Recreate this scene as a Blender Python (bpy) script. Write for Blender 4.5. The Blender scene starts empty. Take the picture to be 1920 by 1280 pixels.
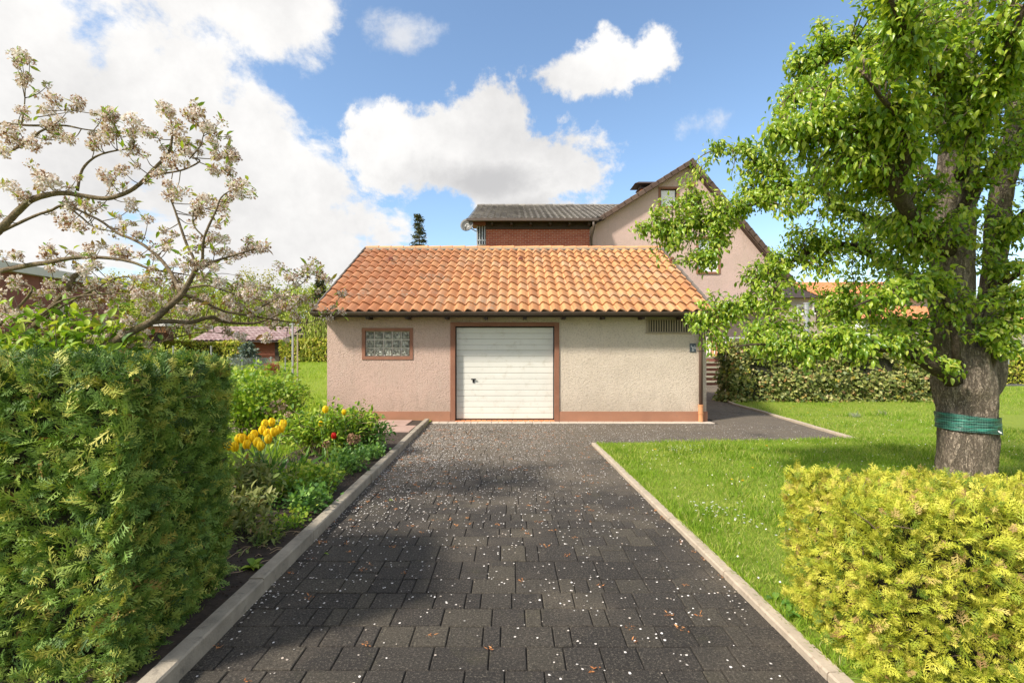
import bpy, bmesh, math, random
import numpy as np
from mathutils import Vector, Matrix, geometry

random.seed(7)
RNG = np.random.default_rng(11)
R = math.radians
SC = bpy.context.scene
COL = SC.collection
F = 933.0            # focal length in pixels of the 1920 px wide photograph
EYE = 1.6
HZ = 655.0

# ------------------------------------------------------------ camera, sun, sky, exposure
cam_d = bpy.data.cameras.new("camera")
cam_d.sensor_width = 36.0
cam_d.lens = F / 1920 * 36
cam_d.shift_y = (HZ - 640) / 1920
cam_d.clip_end = 1200
cam_d.clip_start = 0.05
cam = bpy.data.objects.new("camera", cam_d)
cam.location = (0, 0, EYE)
cam.rotation_euler = (R(90), 0, 0)
COL.objects.link(cam)
SC.camera = cam

SUN_AZ, SUN_EL = 55.0, 43.0
sdir = Vector((-math.sin(R(SUN_AZ)) * math.cos(R(SUN_EL)), -math.cos(R(SUN_AZ)) * math.cos(R(SUN_EL)), math.sin(R(SUN_EL))))
sun_d = bpy.data.lights.new("sun", 'SUN')
sun_d.energy = 3.3
sun_d.angle = R(6.0)
sun_d.color = (1.0, 0.93, 0.82)
sun = bpy.data.objects.new("sun", sun_d)
sun.rotation_euler = sdir.to_track_quat('Z', 'Y').to_euler()
sun.location = (-20, -20, 30)
COL.objects.link(sun)

SC.view_settings.view_transform = 'Standard'
SC.view_settings.look = 'None'
SC.view_settings.gamma = 1
SC.view_settings.exposure = 1.02
SC.render.engine = 'CYCLES'
SC.cycles.use_denoising = True
SC.cycles.max_bounces = 8
SC.cycles.transparent_max_bounces = 8
SC.cycles.diffuse_bounces = 4


# ------------------------------------------------------------ small node language
class X:
    """a node socket (or number) with arithmetic"""
    def __init__(s, nt, v): s.nt, s.v = nt, v
    def m(s, op, *o, clamp=False):
        n = s.nt.nodes.new('ShaderNodeMath'); n.operation = op; n.use_clamp = clamp
        for i, a in enumerate((s,) + o):
            a = a.v if isinstance(a, X) else a
            if isinstance(a, (int, float)): n.inputs[i].default_value = a
            else: s.nt.links.new(a, n.inputs[i])
        return X(s.nt, n.outputs[0])
    def __add__(s, o): return s.m('ADD', o)
    def __sub__(s, o): return s.m('SUBTRACT', o)
    def __mul__(s, o): return s.m('MULTIPLY', o)
    def __truediv__(s, o): return s.m('DIVIDE', o)
    def __rsub__(s, o): return X(s.nt, float(o)).m('SUBTRACT', s)
    __radd__ = __add__
    __rmul__ = __mul__
    def clamp(s): return s.m('ADD', 0.0, clamp=True)
    def step(s, a, b):   # smoothstep
        n = s.nt.nodes.new('ShaderNodeMapRange'); n.interpolation_type = 'SMOOTHSTEP'
        s.nt.links.new(s.v, n.inputs['Value'])
        n.inputs['From Min'].default_value = a; n.inputs['From Max'].default_value = b
        return X(s.nt, n.outputs[0])


def lnk(nt, a, sock):
    a = a.v if isinstance(a, X) else a
    if isinstance(a, (int, float)): sock.default_value = a
    elif isinstance(a, (tuple, list)): sock.default_value = (*a[:3], 1.0) if len(sock.default_value) == 4 else a
    else: nt.links.new(a, sock)


def mix(nt, f, a, b, mode='MIX'):
    n = nt.nodes.new('ShaderNodeMix'); n.data_type = 'RGBA'; n.blend_type = mode
    lnk(nt, f, n.inputs[0]); lnk(nt, a, n.inputs[6]); lnk(nt, b, n.inputs[7])
    return X(nt, n.outputs[2])


def noise(nt, vec=None, scale=5, detail=4, rough=0.55, dist=0.0, out=0):
    n = nt.nodes.new('ShaderNodeTexNoise')
    n.inputs['Scale'].default_value = scale; n.inputs['Detail'].default_value = detail
    n.inputs['Roughness'].default_value = rough; n.inputs['Distortion'].default_value = dist
    if vec is not None: lnk(nt, vec, n.inputs['Vector'])
    return X(nt, n.outputs[out])


def voro(nt, vec=None, scale=5, feature='F1', rand=1.0):
    n = nt.nodes.new('ShaderNodeTexVoronoi'); n.feature = feature
    n.inputs['Scale'].default_value = scale; n.inputs['Randomness'].default_value = rand
    if vec is not None: lnk(nt, vec, n.inputs['Vector'])
    return n


def geo_pos(nt, sx=1, sy=1, sz=1):
    g = nt.nodes.new('ShaderNodeNewGeometry')
    n = nt.nodes.new('ShaderNodeVectorMath'); n.operation = 'MULTIPLY'
    nt.links.new(g.outputs['Position'], n.inputs[0]); n.inputs[1].default_value = (sx, sy, sz)
    return X(nt, n.outputs[0])


def attr(nt, name):
    n = nt.nodes.new('ShaderNodeAttribute'); n.attribute_name = name
    return X(nt, n.outputs['Fac'])


def rnd_socket(nt):
    """per piece random number: from the mesh attribute on joined pieces plus the object's own random"""
    o = nt.nodes.new('ShaderNodeObjectInfo')
    return (attr(nt, 'rnd') + X(nt, o.outputs['Random'])).m('FRACT')


def ramp(nt, fac, stops):
    n = nt.nodes.new('ShaderNodeValToRGB')
    cr = n.color_ramp
    while len(cr.elements) < len(stops): cr.elements.new(0.5)
    for e, (p, c) in zip(cr.elements, stops): e.position = p; e.color = (*c, 1)
    lnk(nt, fac, n.inputs[0])
    return X(nt, n.outputs[0])


def new_mat(name):
    m = bpy.data.materials.new(name); m.use_nodes = True
    nt = m.node_tree
    b = nt.nodes['Principled BSDF']
    return m, nt, b


def bump(nt, b, h, strength=0.5, dist=0.01):
    n = nt.nodes.new('ShaderNodeBump')
    n.inputs['Strength'].default_value = strength; n.inputs['Distance'].default_value = dist
    lnk(nt, h, n.inputs['Height']); nt.links.new(n.outputs[0], b.inputs['Normal'])


def plain(name, col, rough=0.6, var=0.25, scale=6, bumps=0.0, bscale=60, metallic=0.0, dirt=None):
    m, nt, b = new_mat(name)
    p = geo_pos(nt)
    n = noise(nt, p, scale, 6, 0.6)
    c = mix(nt, (n - 0.3) * 1.6, [x * (1 - var) for x in col], [min(1, x * (1 + var)) for x in col])
    if dirt:
        n2 = noise(nt, p, scale * 3.1, 8, 0.7).step(0.52, 0.7)
        c = mix(nt, n2 * 0.6, c, dirt)
    lnk(nt, c, b.inputs['Base Color'])
    b.inputs['Roughness'].default_value = rough; b.inputs['Metallic'].default_value = metallic
    if bumps: bump(nt, b, noise(nt, p, bscale, 3, 0.6), bumps, 0.008)
    return m


def leaf_mat(name, stops, trans=0.35, rough=0.45, spec=0.4, tint=(1.0, 1.0, 0.45)):
    m, nt, b = new_mat(name)
    r = attr(nt, 'rnd')
    o = nt.nodes.new('ShaderNodeObjectInfo')
    r = (r + X(nt, o.outputs['Random'])).m('FRACT')
    c = ramp(nt, r, stops)
    lnk(nt, c, b.inputs['Base Color'])
    b.inputs['Roughness'].default_value = rough
    b.inputs['Specular IOR Level'].default_value = spec
    t = nt.nodes.new('ShaderNodeBsdfTranslucent')
    c2 = mix(nt, 1.0, c, tint, 'MULTIPLY')
    lnk(nt, c2, t.inputs[0])
    mx = nt.nodes.new('ShaderNodeMixShader'); mx.inputs[0].default_value = trans
    nt.links.new(b.outputs[0], mx.inputs[1]); nt.links.new(t.outputs[0], mx.inputs[2])
    nt.links.new(mx.outputs[0], nt.nodes['Material Output'].inputs[0])
    return m


# ------------------------------------------------------------ world: Nishita sky with clouds laid over it
world = bpy.data.worlds.new("World"); SC.world = world; world.use_nodes = True
nt = world.node_tree
bg = nt.nodes['Background']
sky = nt.nodes.new('ShaderNodeTexSky'); sky.sky_type = 'NISHITA'; sky.sun_disc = False
sky.sun_elevation = R(SUN_EL); sky.sun_rotation = math.atan2(sdir.x, sdir.y)
sky.air_density = 1.0; sky.dust_density = 0.9; sky.ozone_density = 2.2
bg.inputs['Strength'].default_value = 0.15
tc = nt.nodes.new('ShaderNodeTexCoord')
sp = nt.nodes.new('ShaderNodeSeparateXYZ'); nt.links.new(tc.outputs['Generated'], sp.inputs[0])
dx, dy, dz = (X(nt, sp.outputs[i]) for i in range(3))
AZ = dx.m('ARCTAN2', dy) * 57.2958
EL = dz.m('ARCSINE') * 57.2958
gen = tc.outputs['Generated']
n_big = noise(nt, gen, 3.2, 12, 0.56, 0.35)
n_fine = noise(nt, gen, 8.0, 15, 0.64, 0.15)
# flat streaky noise for the far cloud layer: position on a plane overhead
inv = 1.0 / 1.0
den = (dz.m('MAXIMUM', 0.0) + 0.12)
cmb = nt.nodes.new('ShaderNodeCombineXYZ')
lnk(nt, dx / den, cmb.inputs[0]); lnk(nt, dy / den, cmb.inputs[1])
n_flat = noise(nt, cmb.outputs[0], 1.15, 12, 0.6, 0.3)


def pix_dir(px, py):
    az = math.atan((px - 960) / F)
    return math.degrees(az), math.degrees(math.atan((HZ - py) / F * math.cos(az)))


def blob(px, py, rx, ry):
    a, e = pix_dir(px, py)
    ca = math.cos(R(a)) ** 2
    ra, re = rx / F * 57.3 * ca, ry / F * 57.3 * math.cos(R(a)) * math.cos(R(e)) ** 2
    u = (AZ - a) / ra; v = (EL - e) / re
    return 1.0 - (u * u + v * v).m('SQRT')


def union(bs):
    r = bs[0]
    for b in bs[1:]: r = r.m('SMOOTH_MAX', b, 0.12)
    return r


cum = union([blob(875, 300, 255, 110), blob(915, 245, 115, 105), blob(725, 275, 125, 95), blob(1025, 330, 115, 75), blob(985, 400, 170, 70)])
cum2 = union([blob(1155, 118, 120, 62), blob(1090, 140, 80, 55), blob(1215, 105, 70, 60)])
left = union([blob(0, 240, 640, 560), blob(330, 150, 300, 230), blob(430, 330, 230, 300), blob(560, 490, 230, 130), blob(470, 30, 170, 150)])
wisp = union([blob(745, 65, 90, 60), blob(1310, 235, 75, 50), blob(700, 200, 70, 30), blob(1600, 470, 520, 110)])
dcum = (union([cum, cum2]) * 1.25 + (n_fine - 0.5) * 3.5 + (n_big - 0.5) * 1.3).step(0.06, 0.52)
dleft = (left * 1.0 + (n_flat - 0.5) * 2.5 + (n_fine - 0.5) * 2.1 + 0.0).step(-0.10, 0.34)
dwisp = (wisp * 1.0 + (n_fine - 0.5) * 3.2 - 0.25).step(0.05, 0.9) * 0.75
# elsewhere round the sky (behind and above the camera) unseen cloud of the same kind, cover raised to warm the ambient light
out = (AZ.m('ABSOLUTE').step(52, 75).m('MAXIMUM', EL.step(38, 52)))
dout = (n_flat - 0.5 + (n_fine - 0.5) * 0.4).step(-0.10, 0.06) * out
hz = (1.0 - EL.step(0.0, 13.0)) * (n_flat - 0.28).step(0.0, 0.4) * 0.85
dens = dcum.m('MAXIMUM', dleft).m('MAXIMUM', dwisp).m('MAXIMUM', dout).m('MAXIMUM', hz)
core = (union([blob(890, 345, 235, 75), blob(1000, 390, 150, 50)]) * 1.1 + (n_big - 0.5) * 1.6 + (n_fine - 0.5) * 1.6).step(0.0, 1.15) * 0.95
shade = core.m('MAXIMUM', ((noise(nt, gen, 3.4, 12, 0.62) - 0.42) * 4.2).clamp() * 0.6)
ccol = mix(nt, shade, (3.45, 3.4, 3.33), (2.0, 1.98, 2.0))
skyc = mix(nt, 1.0, sky.outputs[0], (0.80, 0.82, 0.80), 'MULTIPLY')
lnk(nt, mix(nt, dens, skyc, ccol), bg.inputs[0])


# ------------------------------------------------------------ mesh helpers
def P(px, py, Y):
    return Vector(((px - 960) / F * Y, Y, EYE + (HZ - py) / F * Y))


def XW(px, Y): return (px - 960) / F * Y
def ZW(py, Y): return EYE + (HZ - py) / F * Y


class MB:
    def __init__(s): s.v, s.f, s.r = [], [], []
    def add(s, vs, fs, rnd=0.0):
        o = len(s.v); s.v += [tuple(v) for v in vs]
        for f in fs: s.f.append([i + o for i in f]); s.r.append(rnd)
        return s
    def box(s, x0, x1, y0, y1, z0, z1, rnd=0.0, b=0.0):
        if b:
            vs = [(x, y, z) for z, i in ((z0, 0), (z1 - b, 0)) for x, y in ((x0, y0), (x1, y0), (x1, y1), (x0, y1))]
            vs += [(x0 + b, y0 + b, z1), (x1 - b, y0 + b, z1), (x1 - b, y1 - b, z1), (x0 + b, y1 - b, z1)]
            fs = [[3, 2, 1, 0]] + [[k + i, k + (i + 1) % 4, k + 4 + (i + 1) % 4, k + 4 + i] for k in (0, 4) for i in range(4)] + [[8, 9, 10, 11]]
            return s.add(vs, fs, rnd)
        vs = [(x, y, z) for z in (z0, z1) for x, y in ((x0, y0), (x1, y0), (x1, y1), (x0, y1))]
        return s.add(vs, [[3, 2, 1, 0], [4, 5, 6, 7], [0, 1, 5, 4], [1, 2, 6, 5], [2, 3, 7, 6], [3, 0, 4, 7]], rnd)
    def bar(s, a, b, w, h, rnd=0.0):
        """a box-section bar from a to b"""
        a, b = Vector(a), Vector(b); d = (b - a).normalized()
        u = d.cross(Vector((0, 0, 1)));
        if u.length < 1e-3: u = Vector((1, 0, 0))
        u.normalize(); n = u.cross(d).normalized()
        vs = [p + u * i * w / 2 + n * j * h / 2 for p in (a, b) for i, j in ((-1, -1), (1, -1), (1, 1), (-1, 1))]
        return s.add(vs, [[3, 2, 1, 0], [4, 5, 6, 7], [0, 1, 5, 4], [1, 2, 6, 5], [2, 3, 7, 6], [3, 0, 4, 7]], rnd)
    def tube(s, pts, rad, n=8, cap=True, rough=0.0, rnd=0.0, seed=0):
        pts = [Vector(p) for p in pts]
        if isinstance(rad, (int, float)): rad = [rad] * len(pts)
        rings = []; prev = None
        rr = random.Random(seed)
        for i, p in enumerate(pts):
            d = (pts[min(i + 1, len(pts) - 1)] - pts[max(i - 1, 0)]).normalized()
            if prev is None:
                u = d.cross(Vector((0.13, 0.21, 1)));
                if u.length < 1e-2: u = d.cross(Vector((1, 0, 0)))
            else: u = prev - d * prev.dot(d)
            u.normalize(); prev = u; w = d.cross(u)
            ring = []
            for k in range(n):
                a = 2 * math.pi * k / n
                q = rad[i] * (1 + rough * (rr.random() - 0.5) * 2)
                ring.append(p + (u * math.cos(a) + w * math.sin(a)) * q)
            rings.append(ring)
        vs = [v for r in rings for v in r]
        fs = [[i * n + k, i * n + (k + 1) % n, (i + 1) * n + (k + 1) % n, (i + 1) * n + k] for i in range(len(rings) - 1) for k in range(n)]
        if cap: fs += [list(range(n))[::-1], [(len(rings) - 1) * n + k for k in range(n)]]
        return s.add(vs, fs, rnd)
    def mesh(s, name, mat=None, smooth=False):
        me = bpy.data.meshes.new(name); me.from_pydata(s.v, [], s.f)
        at = me.attributes.new('rnd', 'FLOAT', 'FACE'); at.data.foreach_set('value', s.r)
        if mat: me.materials.append(mat)
        if smooth: me.polygons.foreach_set('use_smooth', [True] * len(me.polygons))
        me.update(); return me
    def build(s, name, mat=None, parent=None, smooth=False, **kw):
        return link(name, s.mesh(name, mat, smooth), parent, **kw)


ROOT = {}    # world offset of things


def link(name, me, parent=None, loc=None, label=None, cat=None, group=None, kind=None, mw=None):
    o = bpy.data.objects.new(name, me); COL.objects.link(o)
    if mw is not None: o.matrix_basis = mw
    if loc is not None: o.location = loc
    if parent is not None:
        o.parent = parent
        if parent.name in ROOT: o.matrix_parent_inverse = Matrix.Translation(-ROOT[parent.name])
    return tag(o, label, cat, group, kind)


def tag(o, label=None, cat=None, group=None, kind=None):
    if label: o['label'] = label
    if cat: o['category'] = cat
    if group: o['group'] = group
    if kind: o['kind'] = kind
    return o


def thing(name, loc, label, cat, group=None):
    """an Empty at the thing's base; children are given in world coordinates"""
    o = bpy.data.objects.new(name, None); COL.objects.link(o); o.location = loc
    o.empty_display_size = 0.2
    ROOT[o.name] = Vector(loc)
    return tag(o, label, cat, group)


def proto(name, label, cat, group=None):
    o = bpy.data.objects.new(name, None); COL.objects.link(o); o.empty_display_size = 0.1
    return tag(o, label, cat, group)


KIDS = {}


def kid(o, parent):
    KIDS.setdefault(parent.name, []).append(o); return o


def copy_tree(o, parent=None):
    c = o.copy(); COL.objects.link(c); c.parent = parent
    for ch in [x for x in list(o.children)]: copy_tree(ch, c)
    return c


def wall_holes(outer, holes, Y, th):
    """a wall in the XZ plane: outline and rectangular openings (x0,x1,z0,z1); front at Y, back at Y+th"""
    mb = MB()
    polys = [[Vector((x, z, 0)) for x, z in outer]]
    for x0, x1, z0, z1 in holes: polys.append([Vector((x0, z0, 0)), Vector((x1, z0, 0)), Vector((x1, z1, 0)), Vector((x0, z1, 0))])
    tris = geometry.tessellate_polygon(polys)
    flat = [v for p in polys for v in p]
    for yy, flip in ((Y, False), (Y + th, True)):
        vs = [(v.x, yy, v.y) for v in flat]
        fs = []
        for t in tris:
            a, b, c = (flat[i] for i in t)
            ccw = (b - a).cross(c - a).z > 0
            t = list(t)
            if ccw == flip: t = t[::-1]
            fs.append(t)
        mb.add(vs, fs)
    for k, p in enumerate(polys):
        n = len(p)
        for i in range(n):
            a, b = p[i], p[(i + 1) % n]
            q = [(a.x, Y, a.y), (a.x, Y + th, a.y), (b.x, Y + th, b.y), (b.x, Y, b.y)]
            mb.add(q, [[0, 1, 2, 3] if k else [3, 2, 1, 0]])
    return mb


# ------------------------------------------------------------ scattering of leaves as one joined mesh, or as single parts
def leaf_proto(w=0.6, fold=0.18, curl=0.25, tip=0.55, rows=4):
    """unit-length leaf along +Y, width w, folded along the midrib"""
    vs = []; fs = []
    for i in range(rows + 1):
        t = i / rows
        prof = math.sin(math.pi * t ** (0.8 if tip < 0.5 else 1.0)) ** 0.75 * (1 - 0.25 * t)
        hw = w / 2 * prof
        z = -curl * t * t
        vs += [(-hw, t, z + fold * hw * 2), (0, t, z), (hw, t, z + fold * hw * 2)]
    for i in range(rows):
        for k in (0, 1):
            a = i * 3 + k
            fs.append([a, a + 1, a + 4, a + 3])
    return np.array(vs, float), np.array(fs, int)


def diamond_proto(w=0.5, curl=0.15):
    vs = [(0, 0, 0), (w / 2, .45, .05), (0, 1, -curl), (-w / 2, .45, .05)]
    return np.array(vs, float), np.array([[0, 1, 2, 3]], int)


def lobed_proto(lobes=5, w=1.0):
    """a palmate leaf: fan of lobes, quads"""
    vs = [(0, 0.35, 0.0)]; fs = []
    for i in range(lobes):
        a = R(-115 + 230 * i / (lobes - 1)); l = 0.62 - 0.16 * abs(i - (lobes - 1) / 2)
        d = 0.42 * R(230 / (lobes - 1)) * 1.25
        for da, ll in ((-d, l * .62), (0, l), (d, l * .62)):
            vs.append((math.sin(a + da) * ll * w, .35 + math.cos(a + da) * ll, -0.1 * ll))
        k = 1 + i * 3
        fs.append([0, k, k + 1, k + 2])
    return np.array(vs, float), np.array(fs, int)


def strip_proto(segs=((0, 1.0), (.5, .8), (1, .0)), w=0.06, bend=0.25):
    vs = []; fs = []
    for t, ww in segs:
        ww = max(ww, .12)
        vs += [(-w / 2 * ww, t, bend * t * t), (w / 2 * ww, t, bend * t * t)]
    for i in range(len(segs) - 1): fs.append([2 * i, 2 * i + 1, 2 * i + 3, 2 * i + 2])
    return np.array(vs, float), np.array(fs, int)


def thuja_proto(rs=random.Random(1), nside=6):
    vs = []; fs = []
    def q(ax, ay, bx, by, w0, w1, z0, z1):
        d = np.array([bx - ax, by - ay]); l = np.hypot(*d) + 1e-9; n = np.array([-d[1], d[0]]) / l
        o = len(vs)
        vs.extend([(ax - n[0] * w0 / 2, ay - n[1] * w0 / 2, z0), (ax + n[0] * w0 / 2, ay + n[1] * w0 / 2, z0),
                   (bx + n[0] * w1 / 2, by + n[1] * w1 / 2, z1), (bx - n[0] * w1 / 2, by - n[1] * w1 / 2, z1)])
        fs.append([o, o + 3, o + 2, o + 1])
    q(0, 0, 0, .55, .05, .06, 0, 0.02); q(0, .55, 0.02, 1, .06, .03, .02, -.06)
    for i in range(nside):
        t = .15 + .72 * i / (nside - 1)
        for sgn in (-1, 1):
            L = (.5 - .32 * t) * rs.uniform(.8, 1.15); a = R(48 + rs.uniform(-8, 8)) * sgn
            bx, by = math.sin(a) * L, t + math.cos(a) * L
            zt = -.05 - .1 * rs.random()
            q(0, t, bx, by, .048, .03, 0, zt)
            mx_, my = math.sin(a) * L * .45, t + math.cos(a) * L * .45
            a2 = a - sgn * R(38); q(mx_, my, mx_ + math.sin(a2) * L * .42, my + math.cos(a2) * L * .42, .042, .026, zt * .45, zt)
            if L > .3:
                a3 = a + sgn * R(32); q(mx_, my, mx_ + math.sin(a3) * L * .36, my + math.cos(a3) * L * .36, .042, .026, zt * .45, zt)
    return np.array(vs, float), np.array(fs, int)


def norm(a): return a / np.maximum(np.linalg.norm(a, axis=-1, keepdims=True), 1e-9)


def basis(d, nrm):
    """rotation matrices: local Y -> d, local Z ~ nrm"""
    y = norm(d); x = norm(np.cross(y, nrm)); z = np.cross(x, y)
    return np.stack([x, y, z], axis=-1)


def randdir(n, up=0.0):
    v = RNG.normal(size=(n, 3)); v[:, 2] += up
    return norm(v)


def scatter(name, pr, T, D, N, S, mat, parent=None, rnd=None, smooth=True, **kw):
    """joined mesh of k copies of pr: base T, direction D, normal N, size S"""
    V, Fc = pr; k = len(T); n = len(V); fq = Fc.shape[1]
    M = basis(D, N)
    S = np.broadcast_to(np.asarray(S, float), (k,))
    W = np.einsum('kij,nj->kni', M, V) * S[:, None, None] + T[:, None, :]
    faces = (Fc[None] + (np.arange(k) * n)[:, None, None]).reshape(-1)
    me = bpy.data.meshes.new(name)
    me.vertices.add(k * n); me.vertices.foreach_set('co', W.reshape(-1).astype(np.float32))
    nf = k * len(Fc)
    me.loops.add(nf * fq); me.loops.foreach_set('vertex_index', faces.astype(np.int32))
    me.polygons.add(nf); me.polygons.foreach_set('loop_start', (np.arange(nf) * fq).astype(np.int32))
    me.polygons.foreach_set('use_smooth', np.full(nf, smooth))
    if rnd is None: rnd = RNG.random(k)
    at = me.attributes.new('rnd', 'FLOAT', 'FACE')
    at.data.foreach_set('value', np.repeat(rnd, len(Fc)).astype(np.float32))
    me.materials.append(mat); me.update(calc_edges=True)
    return link(name, me, parent, **kw)


def singles(name, pr, T, D, N, S, mat, parent):
    """the same copies as single objects sharing one mesh"""
    V, Fc = pr
    me = bpy.data.meshes.new(name); me.from_pydata([tuple(v) for v in V], [], [list(map(int, f)) for f in Fc])
    me.polygons.foreach_set('use_smooth', [True] * len(me.polygons)); me.materials.append(mat)
    M = basis(D, N); S = np.broadcast_to(np.asarray(S, float), (len(T),))
    for i in range(len(T)):
        mw = Matrix([[*(M[i][r] * S[i]), T[i][r]] for r in range(3)] + [[0, 0, 0, 1]])
        link(name, me, parent, mw=mw)


def leaves(name, pr, T, D, N, S, mat, parent, n_single=300, single='leaf'):
    """the n that show largest from the photograph's standpoint as parts, the rest joined"""
    S = np.broadcast_to(np.asarray(S, float), (len(T),))
    d = np.linalg.norm(T - np.array([0, 0, EYE]), axis=1)
    u = np.abs(T[:, 0] / np.maximum(T[:, 1], .1)); vv = (T[:, 2] - EYE) / np.maximum(T[:, 1], .1)
    vis = (u < 1.02) & (vv < .69) & (vv > -.66) & (T[:, 1] > .3)
    key = np.where(vis, S / d, 0)
    o = np.argsort(-key); a, b = o[:n_single], o[n_single:]
    if n_single: singles(single, pr, T[a], D[a], N[a], S[a], mat, parent)
    scatter(name, pr, T[b], D[b], N[b], S[b], mat, parent, kind='stuff')


def spline(pts, sub=6):
    """Catmull-Rom through (x,y,z,r) points"""
    p = [np.array(q, float) for q in pts]; p = [2 * p[0] - p[1]] + p + [2 * p[-1] - p[-2]]
    out = []
    for i in range(1, len(p) - 2):
        for k in range(sub):
            t = k / sub
            out.append(.5 * ((2 * p[i]) + (-p[i - 1] + p[i + 1]) * t + (2 * p[i - 1] - 5 * p[i] + 4 * p[i + 1] - p[i + 2]) * t * t + (-p[i - 1] + 3 * p[i] - 3 * p[i + 1] + p[i + 2]) * t ** 3))
    out.append(p[-2])
    return np.array(out)


# ------------------------------------------------------------ materials
def stucco(name, cols, xsplit=None):
    m, nt, b = new_mat(name)
    p = geo_pos(nt)
    big = noise(nt, p, 1.1, 5, 0.6)
    if xsplit is None: base = cols[0]
    else:
        g = nt.nodes.new('ShaderNodeSeparateXYZ'); lnk(nt, p, g.inputs[0])
        f = (X(nt, g.outputs[0]) + (big - 0.5) * 0.5).step(*xsplit)
        base = mix(nt, f, cols[0], cols[1])
    c = mix(nt, big.step(0.3, 0.75) * 0.28, base, (0.33, 0.27, 0.21))
    f2 = noise(nt, geo_pos(nt, 1, 1, .35), 5, 8, 0.7).step(0.5, 0.85)
    c = mix(nt, f2 * 0.35, c, (0.62, 0.55, 0.46))
    zz = nt.nodes.new('ShaderNodeSeparateXYZ'); lnk(nt, p, zz.inputs[0])
    spl = (1.0 - (X(nt, zz.outputs[2]) + (noise(nt, geo_pos(nt, 1, 1, .4), 7, 6, .7) - .5) * 1.1).step(.15, .75))
    c = mix(nt, spl * .32, c, (0.27, 0.22, 0.165))
    stk_ = noise(nt, geo_pos(nt, 9, 9, .5), 1.4, 5, .6).step(.56, .74)
    c = mix(nt, stk_ * .22, c, (0.30, 0.25, 0.20))
    v = voro(nt, geo_pos(nt, 1, 1, .9), 52, 'SMOOTH_F1'); 
    n2 = noise(nt, p, 62, 3, 0.6, 0.0)
    h = n2 * 1.3 - X(nt, v.outputs['Distance']) * 0.7
    pit = (X(nt, v.outputs['Distance']) + (0.6 - n2) * .8).step(0.45, 0.85)
    c = mix(nt, pit * 0.30, c, (0.20, 0.14, 0.10))
    lnk(nt, c, b.inputs['Base Color']); b.inputs['Roughness'].default_value = 0.92
    bump(nt, b, h, 1.0, 0.014)
    return m


M = {}
M['garage_wall'] = stucco('garage_roughcast', [(0.57, 0.405, 0.33), (0.69, 0.585, 0.465)], (-1.3, 1.0))
M['house_wall'] = stucco('house_roughcast', [(0.62, 0.44, 0.385)])
M['beige_wall'] = stucco('beige_roughcast', [(0.50, 0.42, 0.34)])
M['grey_wall'] = stucco('grey_roughcast', [(0.36, 0.31, 0.26)])
M['terracotta'] = plain('terracotta_paint', (0.27, 0.115, 0.065), 0.75, 0.18, 3, 0.3, 40, dirt=(0.30, 0.17, 0.11))
M['plinth'] = plain('plinth_paint', (0.36, 0.17, 0.10), 0.8, 0.16, 2.2, 0.35, 30, dirt=(0.30, 0.16, 0.10))
M['door'] = plain('cream_door_paint', (0.70, 0.68, 0.61), 0.42, 0.06, 2, dirt=(0.52, 0.48, 0.39))
M['black'] = plain('black_rubber', (0.02, 0.02, 0.02), 0.5)
M['gutter'] = plain('brown_gutter', (0.10, 0.072, 0.055), 0.5, 0.2, 4)
M['pipe_brown'] = plain('brown_pipe', (0.14, 0.085, 0.06), 0.45, 0.12, 4)
M['pipe_orange'] = plain('orange_clay_pipe', (0.58, 0.27, 0.12), 0.6, 0.1, 5)
M['soffit'] = plain('dark_wood', (0.05, 0.03, 0.022), 0.7, 0.3, 8)
M['vent'] = plain('vent_plastic', (0.34, 0.27, 0.185), 0.6, 0.1, 9)
M['dark'] = plain('dark_void', (0.012, 0.010, 0.009), 0.9)
M['white'] = plain('white_paint', (0.78, 0.77, 0.74), 0.4, 0.04, 3)
M['curtain'] = plain('white_curtain', (0.80, 0.80, 0.78), 0.9, 0.05, 12)
M['sign_grey'] = plain('slate_sign', (0.07, 0.085, 0.10), 0.45, 0.1, 8)
M['sign_white'] = plain('sign_lettering', (0.75, 0.76, 0.76), 0.5, 0.03)
M['concrete'] = plain('concrete', (0.36, 0.31, 0.24), 0.9, 0.35, 5, 0.5, 90, dirt=(0.13, 0.11, 0.09))
M['concrete_warm'] = plain('concrete_warm', (0.44, 0.36, 0.27), 0.9, 0.2, 9, 0.5, 90, dirt=(0.22, 0.16, 0.11))
M['flagstone'] = plain('pink_flagstone', (0.40, 0.27, 0.22), 0.85, 0.22, 3, 0.3, 60, dirt=(0.25, 0.17, 0.13))
M['edge_stone'] = plain('pale_edge_stone', (0.50, 0.43, 0.35), 0.88, 0.22, 4, 0.3, 60, dirt=(0.33, 0.28, 0.23))
M['mortar'] = plain('pale_mortar', (0.60, 0.54, 0.46), 0.9, 0.1, 30)
M['joint'] = plain('dark_sand_joint', (0.020, 0.017, 0.014), 0.95, 0.3, 30)
M['soil'] = plain('dark_soil', (0.05, 0.034, 0.024), 0.95, 0.5, 14, 1.0, 30, dirt=(0.10, 0.07, 0.05))
M['asphalt'] = plain('road_asphalt', (0.09, 0.085, 0.08), 0.9, 0.2, 8)
M['fascia'] = plain('pale_fascia', (0.55, 0.53, 0.50), 0.6, 0.06, 3)
M['brown_clad'] = plain('brown_cladding', (0.23, 0.085, 0.06), 0.8, 0.14, 3)
M['shed_wood'] = plain('red_shed_boards', (0.30, 0.085, 0.045), 0.7, 0.15, 6)
M['metal_grey'] = plain('galvanised_metal', (0.42, 0.43, 0.43), 0.45, 0.1, 8, metallic=0.5)
M['dish'] = plain('grey_dish_paint', (0.13, 0.128, 0.12), 0.6, 0.06, 3)
M['net'] = None


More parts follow.
